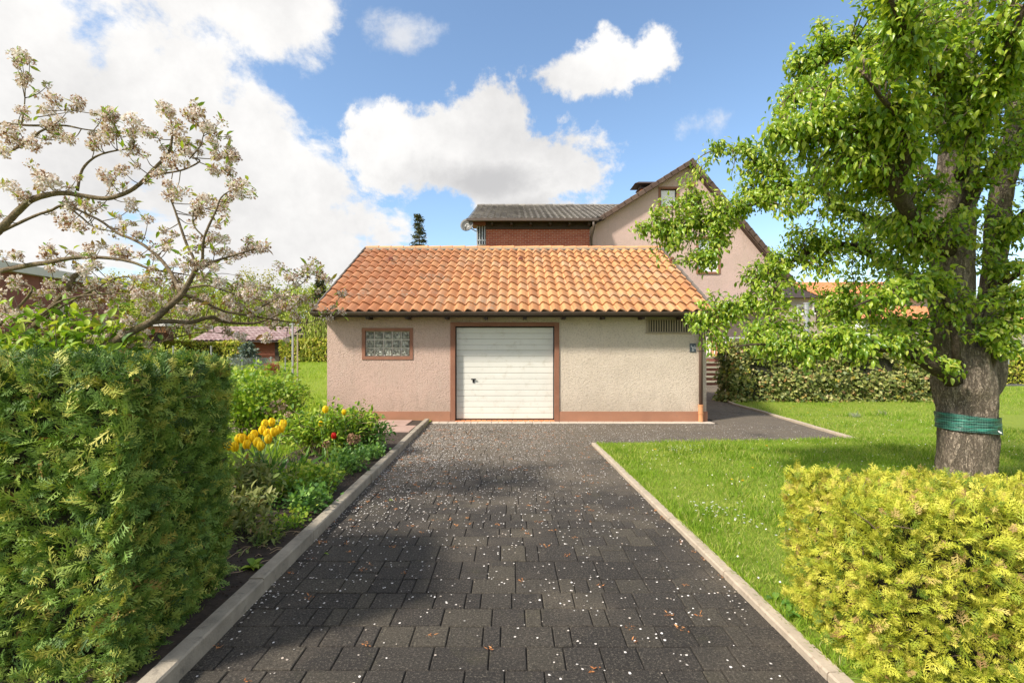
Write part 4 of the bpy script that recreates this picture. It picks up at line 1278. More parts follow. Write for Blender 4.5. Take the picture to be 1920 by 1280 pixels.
M['spring_tree'] = leaf_mat('spring_tree_leaf', [(0, (0.20, 0.27, 0.05)), (0.4, (0.34, 0.42, 0.08)), (0.8, (0.48, 0.51, 0.13)), (1, (0.56, 0.52, 0.22))], 0.35, 0.7, 0.1)
M['yellow_tree'] = leaf_mat('yellow_tree_leaf', [(0, (0.30, 0.28, 0.05)), (0.5, (0.42, 0.38, 0.06)), (1, (0.50, 0.44, 0.10))], 0.35, 0.7, 0.1)
M['spruce'] = leaf_mat('spruce_needle', [(0, (0.05, 0.065, 0.035)), (0.5, (0.10, 0.12, 0.06)), (0.9, (0.12, 0.12, 0.05)), (1, (0.24, 0.14, 0.06))], 0.1, 0.7, 0.2)
M['blue_spruce'] = leaf_mat('blue_spruce_needle', [(0, (0.10, 0.16, 0.14)), (0.6, (0.20, 0.27, 0.23)), (1, (0.34, 0.36, 0.26))], 0.1, 0.7, 0.2)
M['red_shrub'] = leaf_mat('red_shrub_leaf', [(0, (0.22, 0.06, 0.03)), (1, (0.40, 0.16, 0.07))], 0.3)
M['grey_tree'] = leaf_mat('grey_green_leaf', [(0, (0.16, 0.19, 0.12)), (0.6, (0.27, 0.30, 0.19)), (1, (0.40, 0.40, 0.30))], 0.2)
M['tulip_yellow'] = leaf_mat('yellow_tulip_petal', [(0, (0.94, 0.64, 0.012)), (0.5, (0.97, 0.74, 0.018)), (1, (0.98, 0.80, 0.05))], 0.35, 0.5, 0.3, (1, 1, .8))
M['tulip_red'] = leaf_mat('red_tulip_petal', [(0, (0.60, 0.012, 0.012)), (1, (0.74, 0.03, 0.02))], 0.3, 0.4, 0.4)
M['dry_head'] = leaf_mat('dry_hydrangea_bract', [(0, (0.16, 0.09, 0.05)), (0.6, (0.28, 0.17, 0.10)), (1, (0.40, 0.27, 0.17))], 0.15, 0.8, 0.1)
M['pink_head'] = leaf_mat('faded_pink_bract', [(0, (0.42, 0.28, 0.20)), (0.6, (0.58, 0.42, 0.33)), (1, (0.66, 0.52, 0.42))], 0.2, 0.8, 0.1)
M['petal'] = leaf_mat('fallen_petal', [(0, (0.55, 0.45, 0.36)), (0.3, (0.74, 0.68, 0.62)), (1, (0.84, 0.80, 0.77))], 0.1, 0.6, 0.2, (1, 1, 1))
M['debris'] = leaf_mat('orange_bud_scale', [(0, (0.30, 0.11, 0.04)), (0.5, (0.50, 0.20, 0.07)), (1, (0.58, 0.30, 0.13))], 0.15, 0.7, 0.2)
M['daisy'] = leaf_mat('daisy_petal', [(0, (0.80, 0.80, 0.78)), (1, (0.72, 0.72, 0.76))], 0.2)
M['dandelion'] = leaf_mat('dandelion_floret', [(0, (0.80, 0.50, 0.01)), (1, (0.85, 0.62, 0.02))], 0.2)

LEAF = leaf_proto(.56, .30, .42); LEAFS = leaf_proto(.42, .22, .3, rows=3); DIA = diamond_proto(); LOBE = lobed_proto(5)


def noise_pt(T, s):    # cheap smooth pseudo-noise for clumps, 0..1
    a = np.sin(T[:, 0] * s + 1.3 * np.sin(T[:, 2] * s * 1.4)) + np.sin(T[:, 1] * s * 1.1 + 2.1 + 1.2 * np.sin(T[:, 0] * s * .7)) + np.sin(T[:, 2] * s * 1.3 + .7 + np.sin(T[:, 1] * s * 1.9))
    return np.clip(a / 6 + .5, 0, 1)


# ------------------------------------------------------------ clipped hedges
def thuja_hedge(label, x0, x1, yf, yb0, yb1, z0, z1, mat, dens, s, goldtop, lean=0.0, seed=3, ob=0.0):
    """yf front; back runs from yb0 (at the driveway end) to yb1"""
    side = 1 if x0 < x1 else -1          # x0 = driveway end
    root = thing('thuja_hedge', ((x0 + x1) / 2, yf, 0), label, 'hedge')
    def yb(x): return yb0 + (yb1 - yb0) * (x - x0) / (x1 - x0)
    def zt(x, y): return z0 + (z1 - z0) * abs(x - x0) / abs(x1 - x0)
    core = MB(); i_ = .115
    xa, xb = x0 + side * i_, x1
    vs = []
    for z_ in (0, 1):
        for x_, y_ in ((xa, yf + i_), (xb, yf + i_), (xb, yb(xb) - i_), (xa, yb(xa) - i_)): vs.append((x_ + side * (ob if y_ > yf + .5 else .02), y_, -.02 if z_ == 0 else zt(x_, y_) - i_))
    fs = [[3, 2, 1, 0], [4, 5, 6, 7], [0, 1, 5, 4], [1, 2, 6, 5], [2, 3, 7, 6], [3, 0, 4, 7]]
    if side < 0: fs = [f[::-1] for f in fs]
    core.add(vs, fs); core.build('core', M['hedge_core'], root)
    L = abs(x1 - x0); Ts, Ns = [], []
    def emit(n, fn, nrm):
        u, v = RNG.random(n), RNG.random(n); T = fn(u, v); Ts.append(T); Ns.append(np.tile(nrm, (n, 1)) + np.zeros((n, 3)))
    # front
    emit(int(dens * L * z0), lambda u, v: np.stack([x0 + (x1 - x0) * u, np.full_like(u, yf), v * zt(x0 + (x1 - x0) * u, 0)], 1), (0, -1, 0))
    D = yb0 - yf
    emit(int(dens * D * z0 * 1.15), lambda u, v: np.stack([np.full_like(u, x0), yf + D * u, v * z0], 1), (-side, 0, 0))
    emit(int(dens * L * D * 1.0), lambda u, v: (lambda x: np.stack([x, yf + (yb(x) - yf) * v, zt(x, 0)], 1))(x0 + (x1 - x0) * u), (0, 0, 1))
    emit(int(dens * L * z0 * .35), lambda u, v: (lambda x: np.stack([x, yb(x), v * zt(x, 0)], 1))(x0 + (x1 - x0) * u), (0, 1, 0))
    T = np.concatenate(Ts); N = np.concatenate(Ns)
    # round the arrises
    rd = .10; top = np.array([zt(x, 0) for x in T[:, 0]])
    fz = np.clip((T[:, 2] - (top - rd * 2)) / (rd * 2), 0, 1)
    vert = N[:, 2] < .5
    T[vert] -= N[vert] * (rd * fz[vert] ** 2)[:, None]
    N[vert, 2] += fz[vert] ** 2 * .9
    tm = ~vert
    edge = np.minimum(np.minimum(T[:, 1] - yf, np.abs(T[:, 0] - x0)), np.array([yb(x) for x in T[:, 0]]) - T[:, 1])
    T[tm, 2] -= (rd * .5 * np.clip(1 - edge / .15, 0, 1) ** 2)[tm]
    T[:, 0] -= side * lean * (T[:, 2] / z0 - .35) * (np.abs(T[:, 0] - x0) < .35)
    T[:, 0] += side * ob * np.clip((T[:, 1] - yf) / (yb0 - yf), 0, 1) * (np.abs(T[:, 0] - x0) < .45)
    lump = noise_pt(T, 9.0) - .5; lump2 = noise_pt(T + 5, 23.0) - .5
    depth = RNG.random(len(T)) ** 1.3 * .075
    T += N * (lump * .03 + lump2 * .03 - depth)[:, None]
    keep = (noise_pt(T * 1.0 + 11, 31.0) * .6 + noise_pt(T + 2, 57.0) * .4) > .33
    T, N, top, depth = T[keep], N[keep], top[keep], depth[keep]
    k = len(T)
    Dn = norm(N * .38 + RNG.normal(size=(k, 3)) * .55 + np.array([0, 0, .30]) * 1.0)
    fn = norm(np.cross(Dn, RNG.normal(size=(k, 3))) + N * .5 + np.array([0, 0, .2]))
    S = s * (.55 + .75 * RNG.random(k))
    base = T - Dn * (S * .35)[:, None]
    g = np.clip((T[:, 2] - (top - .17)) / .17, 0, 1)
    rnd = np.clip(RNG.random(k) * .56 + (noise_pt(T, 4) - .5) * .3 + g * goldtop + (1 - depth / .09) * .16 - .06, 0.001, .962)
    rnd = np.where(RNG.random(k) < .012, .995, rnd)
    cut = k // 2
    for pr, sl in ((thuja_proto(random.Random(2)), slice(0, None, 2)), (thuja_proto(random.Random(9), 4), slice(1, None, 2))):
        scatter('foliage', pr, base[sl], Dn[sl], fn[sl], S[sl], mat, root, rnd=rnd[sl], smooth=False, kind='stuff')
    tw = MB(); rs = random.Random(seed)
    for i in range(170):
        j = rs.randrange(k); p = Vector(T[j]) - Vector(N[j]) * .03; d = Vector((rs.uniform(-1, 1), rs.uniform(-1, 1), rs.uniform(.1, 1))).normalized() * rs.uniform(.05, .16)
        tw.tube([p, p + d * .5 + Vector((0, 0, .01)), p + d], [.0035, .003, .0015], 4, cap=False)
    tw.build('twigs', M['twig'], root, kind='stuff')
    return root


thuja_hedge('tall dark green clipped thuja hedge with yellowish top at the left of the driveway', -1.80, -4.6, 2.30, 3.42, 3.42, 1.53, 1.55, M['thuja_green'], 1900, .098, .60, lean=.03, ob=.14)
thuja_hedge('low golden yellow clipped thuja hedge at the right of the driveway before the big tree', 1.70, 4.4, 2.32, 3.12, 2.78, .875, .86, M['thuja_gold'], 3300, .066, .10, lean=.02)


def leaf_hedge(name, label, x0, x1, y0, y1, z0, z1, pr, s, dens, mat, bumps=.12, cat='hedge', dark=None, nsing=0):
    root = thing(name, ((x0 + x1) / 2, y0, z0), label, cat)
    i_ = min(.15, (y1 - y0) * .2)
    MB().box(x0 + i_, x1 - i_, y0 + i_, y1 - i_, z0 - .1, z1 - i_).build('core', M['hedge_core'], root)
    Ts, Ns = [], []
    for n, f, nr in ((int(dens * (x1 - x0) * (z1 - z0)), lambda u, v: (x0 + (x1 - x0) * u, y0 + 0 * u, z0 + (z1 - z0) * v), (0, -1, 0)),
                     (int(dens * (x1 - x0) * (y1 - y0)), lambda u, v: (x0 + (x1 - x0) * u, y0 + (y1 - y0) * v, z1 + 0 * u), (0, 0, 1)),
                     (int(dens * (y1 - y0) * (z1 - z0)), lambda u, v: (x0 + 0 * u, y0 + (y1 - y0) * v, z0 + (z1 - z0) * u), (-1, 0, 0)),
                     (int(dens * (y1 - y0) * (z1 - z0) * .5), lambda u, v: (x1 + 0 * u, y0 + (y1 - y0) * v, z0 + (z1 - z0) * u), (1, 0, 0))):
        u, v = RNG.random(n), RNG.random(n); Ts.append(np.stack(f(u, v), 1)); Ns.append(np.tile(np.array(nr, float), (n, 1)))
    T = np.concatenate(Ts); N = np.concatenate(Ns); k = len(T)
    T += N * ((noise_pt(T, 2.2) - .5) * bumps * 1.6 + (noise_pt(T + 3, 6.5) - .5) * bumps - RNG.random(k) ** 2 * .14)[:, None]
    D = norm(RNG.normal(size=(k, 3)) * .9 + N * .1 + np.array([0, 0, -.6])); Fn = norm(N + RNG.normal(size=(k, 3)) * .6 + np.array([0, 0, .25]))
    rnd = np.clip(RNG.random(k) * .75 + (noise_pt(T, 1.6) - .5) * .5 + .1, .001, .999)
    leaves('foliage', pr, T, D, Fn, s * (.6 + .7 * RNG.random(k)), mat, root, nsing, 'leaf')
    return root


leaf_hedge('ivy_hedge', 'long variegated olive and brown ivy clad hedge between the lawn and the house path', 6.62, 13.4, 14.95, 15.9, 0, 1.66, LOBE, .125, 900, M['ivy'], .26)
leaf_hedge('golden_hedge', 'clipped golden green hedge beyond the lawn to the right of the letter box', 21.2, 30, 21.9 + 1.5, 24.8, 0, 1.42, DIA, .12, 420, M['thuja_gold'], .05)
leaf_hedge('garden_hedge', 'yellow green clipped hedge behind the lawn beside the red wooden shed', XW(525, 26), XW(620, 26), 26, 27.2, .85, 2.12, DIA, .13, 520, M['thuja_gold'], .10)
leaf_hedge('garden_hedge', 'low yellow hedge running in front of the rosy roofed shed', XW(235, 24), XW(452, 24), 24, 25, .8, 1.98, DIA, .13, 420, M['thuja_gold'], .16)


# ------------------------------------------------------------ branching helpers
def closest(pts, q):
    d = np.linalg.norm(pts[:, :3] - q, axis=1); i = int(np.argmin(d)); return i, d[i]


def branch_part(name, pts, mat, root, n=8, rough=.06, seed=1):
    return MB().tube([p[:3] for p in pts], [p[3] for p in pts], n, rough=rough, seed=seed).build(name, mat, root, smooth=True)


# ------------------------------------------------------------ PEAR TREE
TY = 4.9
pear = thing('pear_tree', (XW(1812, TY), TY, 0), 'big old pear tree in full fresh leaf standing in the lawn behind the golden hedge', 'tree')


def pp(px, py, Y, r): q = P(px, py, Y); return (q.x, q.y, q.z, r)


def ptk(px, z, r, Y=TY): return (XW(px, Y), Y, z, r)


trunk = spline([ptk(1814, -.08, 0.266), ptk(1813, .10, 0.243), ptk(1812, .35, 0.231), ptk(1811, .62, 0.229), ptk(1811, .80, 0.228), ptk(1811, .95, 0.228), ptk(1811, 1.10, 0.234), ptk(1808, 1.28, 0.243), ptk(1806, 1.48, 0.231), ptk(1806, 1.62, 0.216)], 5)
T_ = MB().tube([p[:3] for p in trunk], [p[3] for p in trunk], 56, rough=.012, seed=4)
s1 = spline([(XW(1796, TY), TY, 1.15, .155), pp(1786, 650, TY, 0.180), pp(1784, 560, TY, 0.172), pp(1785, 480, TY, 0.170), pp(1790, 380, TY + .02, 0.164), pp(1795, 320, TY + .02, 0.160), pp(1800, 230, TY + .05, 0.136), pp(1806, 120, TY + .1, 0.112), pp(1815, 0, TY + .12, 0.080), pp(1822, -160, TY + .1, 0.048), pp(1825, -260, TY + .1, 0.016)], 5)
s2 = spline([(XW(1832, TY), TY + .05, 1.05, .14), pp(1852, 700, TY + .05, 0.140), pp(1850, 620, TY + .1, 0.120), pp(1862, 540, TY + .12, 0.108), pp(1866, 470, TY + .15, 0.100), pp(1872, 400, TY + .15, 0.096), pp(1888, 320, TY + .1, 0.096), pp(1903, 250, TY + .1, 0.088), pp(1906, 170, TY + .15, 0.072), pp(1925, 40, TY + .2, 0.048), pp(1950, -120, TY + .3, 0.016)], 5)
s3 = spline([(XW(1840, TY), TY - .06, 1.18, .10), pp(1850, 700, TY - .15, 0.068), pp(1862, 665, TY - .2, 0.058), pp(1878, 628, TY - .25, 0.050), pp(1905, 590, TY - .3, 0.044), pp(1950, 545, TY - .35, 0.036), pp(2030, 500, TY - .4, 0.016)], 5)
s4 = spline([pp(1795, 690, TY - .2, 0.056), pp(1792, 650, TY - .32, 0.044), pp(1782, 590, TY - .35, 0.040), pp(1768, 555, TY - .38, 0.037), pp(1735, 543, TY - .4, 0.034), pp(1690, 548, TY - .5, 0.027), pp(1640, 560, TY - .6, 0.018), pp(1600, 575, TY - .7, 0.008)], 5)
T_.tube([p[:3] for p in s1], [p[3] for p in s1], 20, rough=.035, seed=5)
T_.tube([p[:3] for p in s2], [p[3] for p in s2], 16, rough=.05, seed=6)
def knobbly(v):
    x, y, z = v; a = math.atan2(y - TY, x - XW(1811, TY))
    k = .010 * math.sin(3 * a + 5 * z) + .007 * math.sin(7 * a - 9 * z + 1) + .004 * math.sin(17 * a + 3 * math.sin(21 * z)) + .012 * math.exp(-((z - 1.22) / .07) ** 2) * (1 + math.sin(2 * a))
    return (x + math.cos(a) * k, y + math.sin(a) * k, z)
T_.v = [knobbly(v) for v in T_.v]
tk = T_.build('trunk', M['pear_bark'], pear, smooth=True)
BR = [s3, s4,
      # low limb to the left
      spline([pp(1790, 715, TY - .1, .10), pp(1752, 688, TY - .3, .085), pp(1715, 668, TY - .35, .078), pp(1680, 655, TY - .4, .062), pp(1630, 650, TY - .4, .05), pp(1580, 640, TY - .35, .042), pp(1545, 648, TY - .3, .035), pp(1490, 652, TY - .25, .026), pp(1430, 645, TY - .1, .018), pp(1370, 650, TY, .008)], 5),
      spline([pp(1775, 655, TY + .1, .07), pp(1730, 622, TY + .1, .05), pp(1690, 600, TY + .15, .04), pp(1640, 585, TY + .3, .03), pp(1590, 590, TY + .4, .015)], 5),
      # strong dark limb rising to the upper left, nearer the camera
      spline([pp(1780, 470, TY - .15, .10), pp(1735, 440, TY - .45, .09), pp(1700, 390, TY - .7, .088), pp(1678, 350, TY - .8, .085), pp(1655, 300, TY - .9, .078), pp(1628, 268, TY - 1.0, .066), pp(1590, 250, TY - 1.0, .046), pp(1545, 238, TY - .95, .034), pp(1500, 245, TY - .85, .022), pp(1450, 262, TY - .8, .008)], 5),
      spline([pp(1680, 350, TY - .8, .06), pp(1700, 290, TY - 1.0, .048), pp(1690, 230, TY - 1.2, .036), pp(1650, 180, TY - 1.4, .02), pp(1620, 140, TY - 1.5, .008)], 5),
      # long limb out to the house
      spline([pp(1775, 500, TY + .1, .10), pp(1710, 452, TY + .2, .085), pp(1640, 418, TY + .35, .07), pp(1575, 388, TY + .5, .066), pp(1555, 366, TY + .55, .062), pp(1520, 352, TY + .6, .054), pp(1480, 350, TY + .7, .046), pp(1435, 368, TY + .75, .038), pp(1390, 396, TY + .8, .03), pp(1335, 418, TY + .9, .022), pp(1275, 428, TY + .9, .013), pp(1205, 430, TY + .9, .005)], 5),
      spline([pp(1350, 412, TY + .85, .02), pp(1345, 450, TY + .8, .015), pp(1330, 490, TY + .8, .006)], 4),
      spline([pp(1480, 350, TY + .7, .03), pp(1440, 310, TY + .8, .02), pp(1400, 290, TY + .9, .012), pp(1345, 278, TY + .9, .005)], 4),
      # mid limb drooping to the lower left
      spline([pp(1775, 560, TY + .15, .09), pp(1705, 520, TY + .3, .07), pp(1640, 480, TY + .5, .058), pp(1590, 460, TY + .6, .05), pp(1550, 461, TY + .65, .046), pp(1512, 476, TY + .7, .042), pp(1465, 500, TY + .75, .036), pp(1428, 522, TY + .8, .03), pp(1400, 560, TY + .8, .024), pp(1370, 590, TY + .8, .015), pp(1320, 612, TY + .8, .006)], 5),
      spline([pp(1455, 508, TY + .75, .03), pp(1452, 545, TY + .6, .024), pp(1440, 590, TY + .5, .02), pp(1430, 630, TY + .4, .008)], 4),
      # upper left lobe
      spline([pp(1800, 300, TY, .09), pp(1750, 220, TY - .1, .07), pp(1710, 150, TY - .15, .058), pp(1668, 106, TY - .2, .052), pp(1630, 98, TY - .2, .042), pp(1580, 100, TY - .2, .032), pp(1545, 112, TY - .15, .022), pp(1500, 130, TY - .1, .008)], 5),
      spline([pp(1560, 106, TY - .2, .02), pp(1530, 150, TY - .2, .016), pp(1490, 175, TY - .2, .006)], 4),
      # toward the camera, high up
      spline([pp(1800, 260, TY - .1, .09), pp(1790, 180, TY - .6, .07), pp(1740, 120, TY - 1.1, .055), pp(1700, 60, TY - 1.5, .035), pp(1660, -20, TY - 1.7, .012)], 5),
      spline([pp(1800, 330, TY - .1, .08), pp(1830, 250, TY - .6, .065), pp(1870, 160, TY - 1.0, .05), pp(1900, 60, TY - 1.3, .03), pp(1960, -60, TY - 1.5, .01)], 5),
      # away from the camera
      spline([pp(1795, 400, TY + .1, .09), pp(1740, 330, TY + .8, .07), pp(1680, 260, TY + 1.3, .045), pp(1600, 200, TY + 1.6, .015)], 5),
      spline([pp(1800, 440, TY + .1, .08), pp(1840, 340, TY + .7, .06), pp(1890, 260, TY + 1.1, .04), pp(1960, 180, TY + 1.5, .012)], 5),
      # right hand limbs
      spline([pp(1872, 470, TY, .06), pp(1890, 430, TY - .2, .05), pp(1925, 395, TY - .3, .042), pp(1990, 340, TY - .4, .02)], 5),
      spline([pp(1795, 400, TY - .1, .07), pp(1828, 355, TY - .2, .058), pp(1860, 320, TY - .25, .05), pp(1893, 300, TY - .2, .042), pp(1950, 280, TY, .02)], 5),
      spline([pp(1862, 560, TY, .05), pp(1885, 530, TY - .1, .044), pp(1925, 505, TY - .2, .036), pp(1990, 480, TY - .2, .015)], 5),
      spline([pp(1812, 100, TY + .1, .08), pp(1760, 20, TY, .05), pp(1720, -60, TY - .1, .03), pp(1680, -160, TY - .1, .01)], 5)]
for b_ in BR: b_[:, 3] *= .70
for i, b_ in enumerate(BR):
    branch_part('branch', b_, M['pear_branch'], pear, 9, .12, i)
allb = np.concatenate(BR + [s1[8:], s2[8:]])
# crown lobes: px, py, depth offset, radius in px, number of twigs
LOBES = [(1208, 428, .9, 18, 4), (1235, 440, .9, 20, 4), (1242, 398, .9, 26, 7), (1270, 440, .9, 40, 16), (1300, 385, .9, 46, 20), (1330, 425, .85, 50, 26), (1262, 485, .85, 36, 12), (1322, 478, .8, 40, 16), (1372, 395, .8, 46, 20), (1290, 345, .9, 26, 7),
         (1350, 278, .9, 18, 4), (1392, 292, .85, 30, 10), (1425, 330, .8, 42, 16), (1470, 300, .7, 42, 14), (1480, 365, .7, 50, 20), (1430, 375, .75, 42, 14),
         (1318, 612, .8, 34, 10), (1362, 596, .8, 38, 13), (1400, 572, .75, 42, 16), (1450, 560, .6, 44, 16), (1410, 640, .4, 40, 12), (1345, 648, .7, 30, 7), (1460, 500, .75, 44, 15), (1500, 455, .7, 40, 13), (1420, 515, .8, 34, 9), (1330, 570, .8, 26, 7),
         (1500, 130, -.1, 34, 12), (1535, 92, -.15, 40, 16), (1495, 180, -.2, 30, 9), (1590, 85, -.2, 40, 14), (1545, 160, -.3, 34, 11), (1532, 40, -.1, 18, 4), (1640, 62, -.3, 30, 8), (1612, 125, -1.3, 40, 12),
         (1470, 255, -.8, 34, 11), (1520, 250, -.85, 46, 20), (1580, 225, -.95, 56, 26), (1640, 235, -1.0, 60, 26), (1620, 310, -.9, 56, 26), (1560, 310, -.8, 52, 22), (1690, 205, -1.2, 56, 22), (1700, 285, -.9, 50, 18),
         (1560, 395, .3, 44, 15), (1620, 410, .1, 50, 18), (1680, 420, -.5, 48, 16), (1560, 490, .5, 46, 16), (1620, 500, .2, 50, 18), (1680, 500, -.2, 50, 18), (1730, 450, -.4, 40, 12), (1740, 510, -.4, 42, 12), (1700, 560, -.5, 46, 15), (1650, 565, -.5, 46, 15), (1590, 565, .2, 44, 14), (1540, 545, .5, 40, 12),
         (1500, 600, .3, 42, 14), (1480, 650, -.2, 38, 12), (1545, 640, -.3, 40, 15), (1600, 640, -.4, 38, 13), (1660, 640, -.4, 38, 13), (1700, 620, -.2, 36, 11), (1580, 600, .3, 40, 12), (1520, 672, -.3, 26, 8), (1610, 668, -.45, 26, 7), (1440, 665, .0, 26, 6), (1720, 668, -.4, 24, 6),
         (1775, 690, -.35, 20, 4), (1870, 618, -.3, 38, 11), (1905, 600, -.3, 30, 8), (1880, 655, -.3, 22, 6), (1840, 565, -.4, 36, 7), (1785, 590, -.4, 26, 4), (1780, 530, -.35, 30, 4), (1855, 500, -.2, 30, 5), (1895, 490, -.2, 34, 9), (1900, 560, -.3, 36, 10), (1835, 455, -.4, 24, 3), (1905, 430, -.3, 30, 8), (1850, 620, -.4, 20, 3),
         (1700, 120, -1.3, 56, 22), (1740, 60, -1.3, 60, 24), (1700, 20, -1.5, 52, 18), (1790, 110, -.9, 60, 22), (1850, 60, -1.1, 66, 26), (1900, 110, -1.1, 60, 22), (1860, 170, -.9, 60, 22), (1780, 190, -.8, 54, 20), (1910, 200, -.6, 50, 18), (1750, 260, -.7, 50, 16), (1820, 270, -.7, 44, 13), (1890, 290, -.5, 44, 14), (1855, 340, -.4, 26, 4), (1715, 340, -.5, 40, 9), (1720, 400, -.5, 30, 7),
         (1650, -40, -1.3, 60, 14), (1760, -60, -1.0, 90, 22), (1880, -80, -1.0, 100, 24), (1690, -160, -.5, 90, 16), (1830, -220, 0, 120, 22), (1960, -160, -.4, 100, 16), (1990, 20, -.8, 70, 16), (2000, 160, -.5, 70, 18), (2010, 300, -.3, 80, 18), (2020, 420, -.3, 70, 14), (2040, 520, -.3, 60, 14), (2100, 250, 0, 110, 16), (2080, 60, .2, 120, 16),
         (1530, 330, -.3, 40, 12), (1500, 400, .4, 38, 12), (1470, 220, -.5, 26, 7), (1560, 200, -.6, 38, 12), (1600, 160, -.7, 44, 14), (1650, 120, -.9, 44, 14), (1600, 350, -.4, 44, 14), (1660, 340, -.7, 44, 14), (1400, 340, .8, 30, 9), (1790, 330, -.7, 30, 7), (1810, 400, -.6, 26, 4), (1870, 400, -.5, 30, 6), (1700, 250, 1.3, 60, 18), (1620, 200, 1.5, 60, 14), (1820, 330, .9, 60, 12), (1900, 250, 1.1, 70, 16), (1960, 180, 1.4, 80, 14), (1800, 60, 1.2, 90, 20), (1700, 60, 1.3, 80, 14), (1650, 340, 1.0, 60, 16), (1720, 470, .9, 50, 12), (1630, 450, .9, 50, 12), (1560, 330, 1.0, 44, 10), (1650, 600, .7, 50, 12), (1560, 600, .8, 44, 9)]
Lt, Ld, Ln, Ls, Lr = [], [], [], [], []
tw = MB(); rs = random.Random(21)
for (px, py, dY, rad, n) in LOBES:
    Y = TY + dY; c = np.array(P(px, py, Y)); rm = rad / F * Y
    n = int(n * (1.0 if 530 < py < 615 and px < 1720 else 1.3))
    for _ in range(n):
        v = RNG.normal(size=3); v /= np.linalg.norm(v); q = c + v * rm * (RNG.random() ** .45) * np.array([1, 1.15, .92])
        i, d = closest(allb, q)
        a = allb[i, :3]
        if d > .9: a = q - (q - a) / d * .9
        mid = (a + q) / 2 + RNG.normal(size=3) * .06 * max(d, .2) + np.array([0, 0, .05])
        P3 = spline([(*a, .0075 if d < .9 else .004), (*mid, .005), (*q, .0022)], 4)
        if d > .06: tw.tube([p[:3] for p in P3], [p[3] for p in P3], 5, cap=False)
        # leaf clusters along the outer two thirds
        L = max(np.linalg.norm(q - a), .12); nl = int(24 + rs.random() * 19)
        t = 1 - RNG.random(nl) ** 1.7 * min(1.0, .34 / L)
        idx = np.clip((t * (len(P3) - 1)).astype(int), 0, len(P3) - 1)
        pos = P3[idx, :3] + RNG.normal(size=(nl, 3)) * np.array([.045, .045, .032])
        axis = (q - mid) / (np.linalg.norm(q - mid) + 1e-6)
        out = norm(RNG.normal(size=(nl, 3)) * .75 + axis * .55 + np.array([0, 0, -.45]))
        Lt.append(pos); Ld.append(out)
        Ln.append(norm(np.array([0, 0, .9]) + RNG.normal(size=(nl, 3)) * .45 + np.array([-.45, -.45, 0])))
        Ls.append(.061 * (.40 + .75 * RNG.random(nl)))
tw.build('twigs', M['twig'], pear, smooth=True, kind='stuff')
Lt, Ld, Ln, Ls = map(np.concatenate, (Lt, Ld, Ln, Ls))
print('pear leaves', len(Lt))
leaves('foliage', LEAF, Lt, Ld, Ln, Ls, M['pear_leaf'], pear, 300)

# green net band wound round the trunk
m_, nt, b = new_mat('green_net'); p = geo_pos(nt)
g_ = nt.nodes.new('ShaderNodeSeparateXYZ'); lnk(nt, p, g_.inputs[0])
cx_, cy_ = XW(1811, TY), TY
ang_ = (X(nt, g_.outputs[0]) - cx_).m('ARCTAN2', X(nt, g_.outputs[1]) - cy_)
line = ((ang_ * 13.0).m('FRACT') - .5).m('ABSOLUTE').step(.43, .47).m('MAXIMUM', ((X(nt, g_.outputs[2]) * 42).m('FRACT') - .5).m('ABSOLUTE').step(.41, .46))
fold = noise(nt, geo_pos(nt, 3, 3, 22), 2.2, 5, .6, .5).step(.42, .62)
c = mix(nt, fold, (0.006, 0.035, 0.03), (0.02, 0.17, 0.125)); c = mix(nt, line * .4, c, (0.22, 0.52, 0.36))
lnk(nt, c, b.inputs['Base Color']); b.inputs['Roughness'].default_value = .35; bump(nt, b, fold, .6, .01)
band = MB(); n = 40; vs = []
rr = random.Random(3)
for j in range(6):
    for k in range(n):
        a = 2 * math.pi * k / n; cz = .885 - .025 * math.sin(a + .3) * 0 - .022 * math.cos(a) + (j / 5 - .5) * .155
        r_ = .243 + (.003 if j in (0, 5) else 0) + rr.uniform(0, .0025)
        vs.append((cx_ + math.cos(a) * r_, cy_ + math.sin(a) * r_, cz + .004 * math.sin(3 * a + j * 2)))
band.add(vs, [[j * n + k, j * n + (k + 1) % n, (j + 1) * n + (k + 1) % n, (j + 1) * n + k] for j in range(5) for k in range(n)])
band.v = [knobbly(v) for v in band.v]; bo = band.mesh('tree_band', m_, True)
to = thing('tree_band', (cx_, cy_, .8), 'shiny green net band wound round the trunk of the big pear tree', 'tree band')
link('net_wrap', bo, to); MB().tube([(cx_ + .10, cy_ - .22, .835), (cx_ + .12, cy_ - .235, .815)], .006, 5).build('tied_end', M['white'], to)

# ------------------------------------------------------------ CHERRY TREE
CY = 4.6
cherry = thing('cherry_tree', (XW(-130, CY), CY, 0), 'flowering cherry tree with fading white blossom spreading over the left hedge', 'tree')


def cc(l, Y=CY): return spline([pp(px, py, Y + (d[0] if d else 0), r * .005) for px, py, r, *d in l], 5)


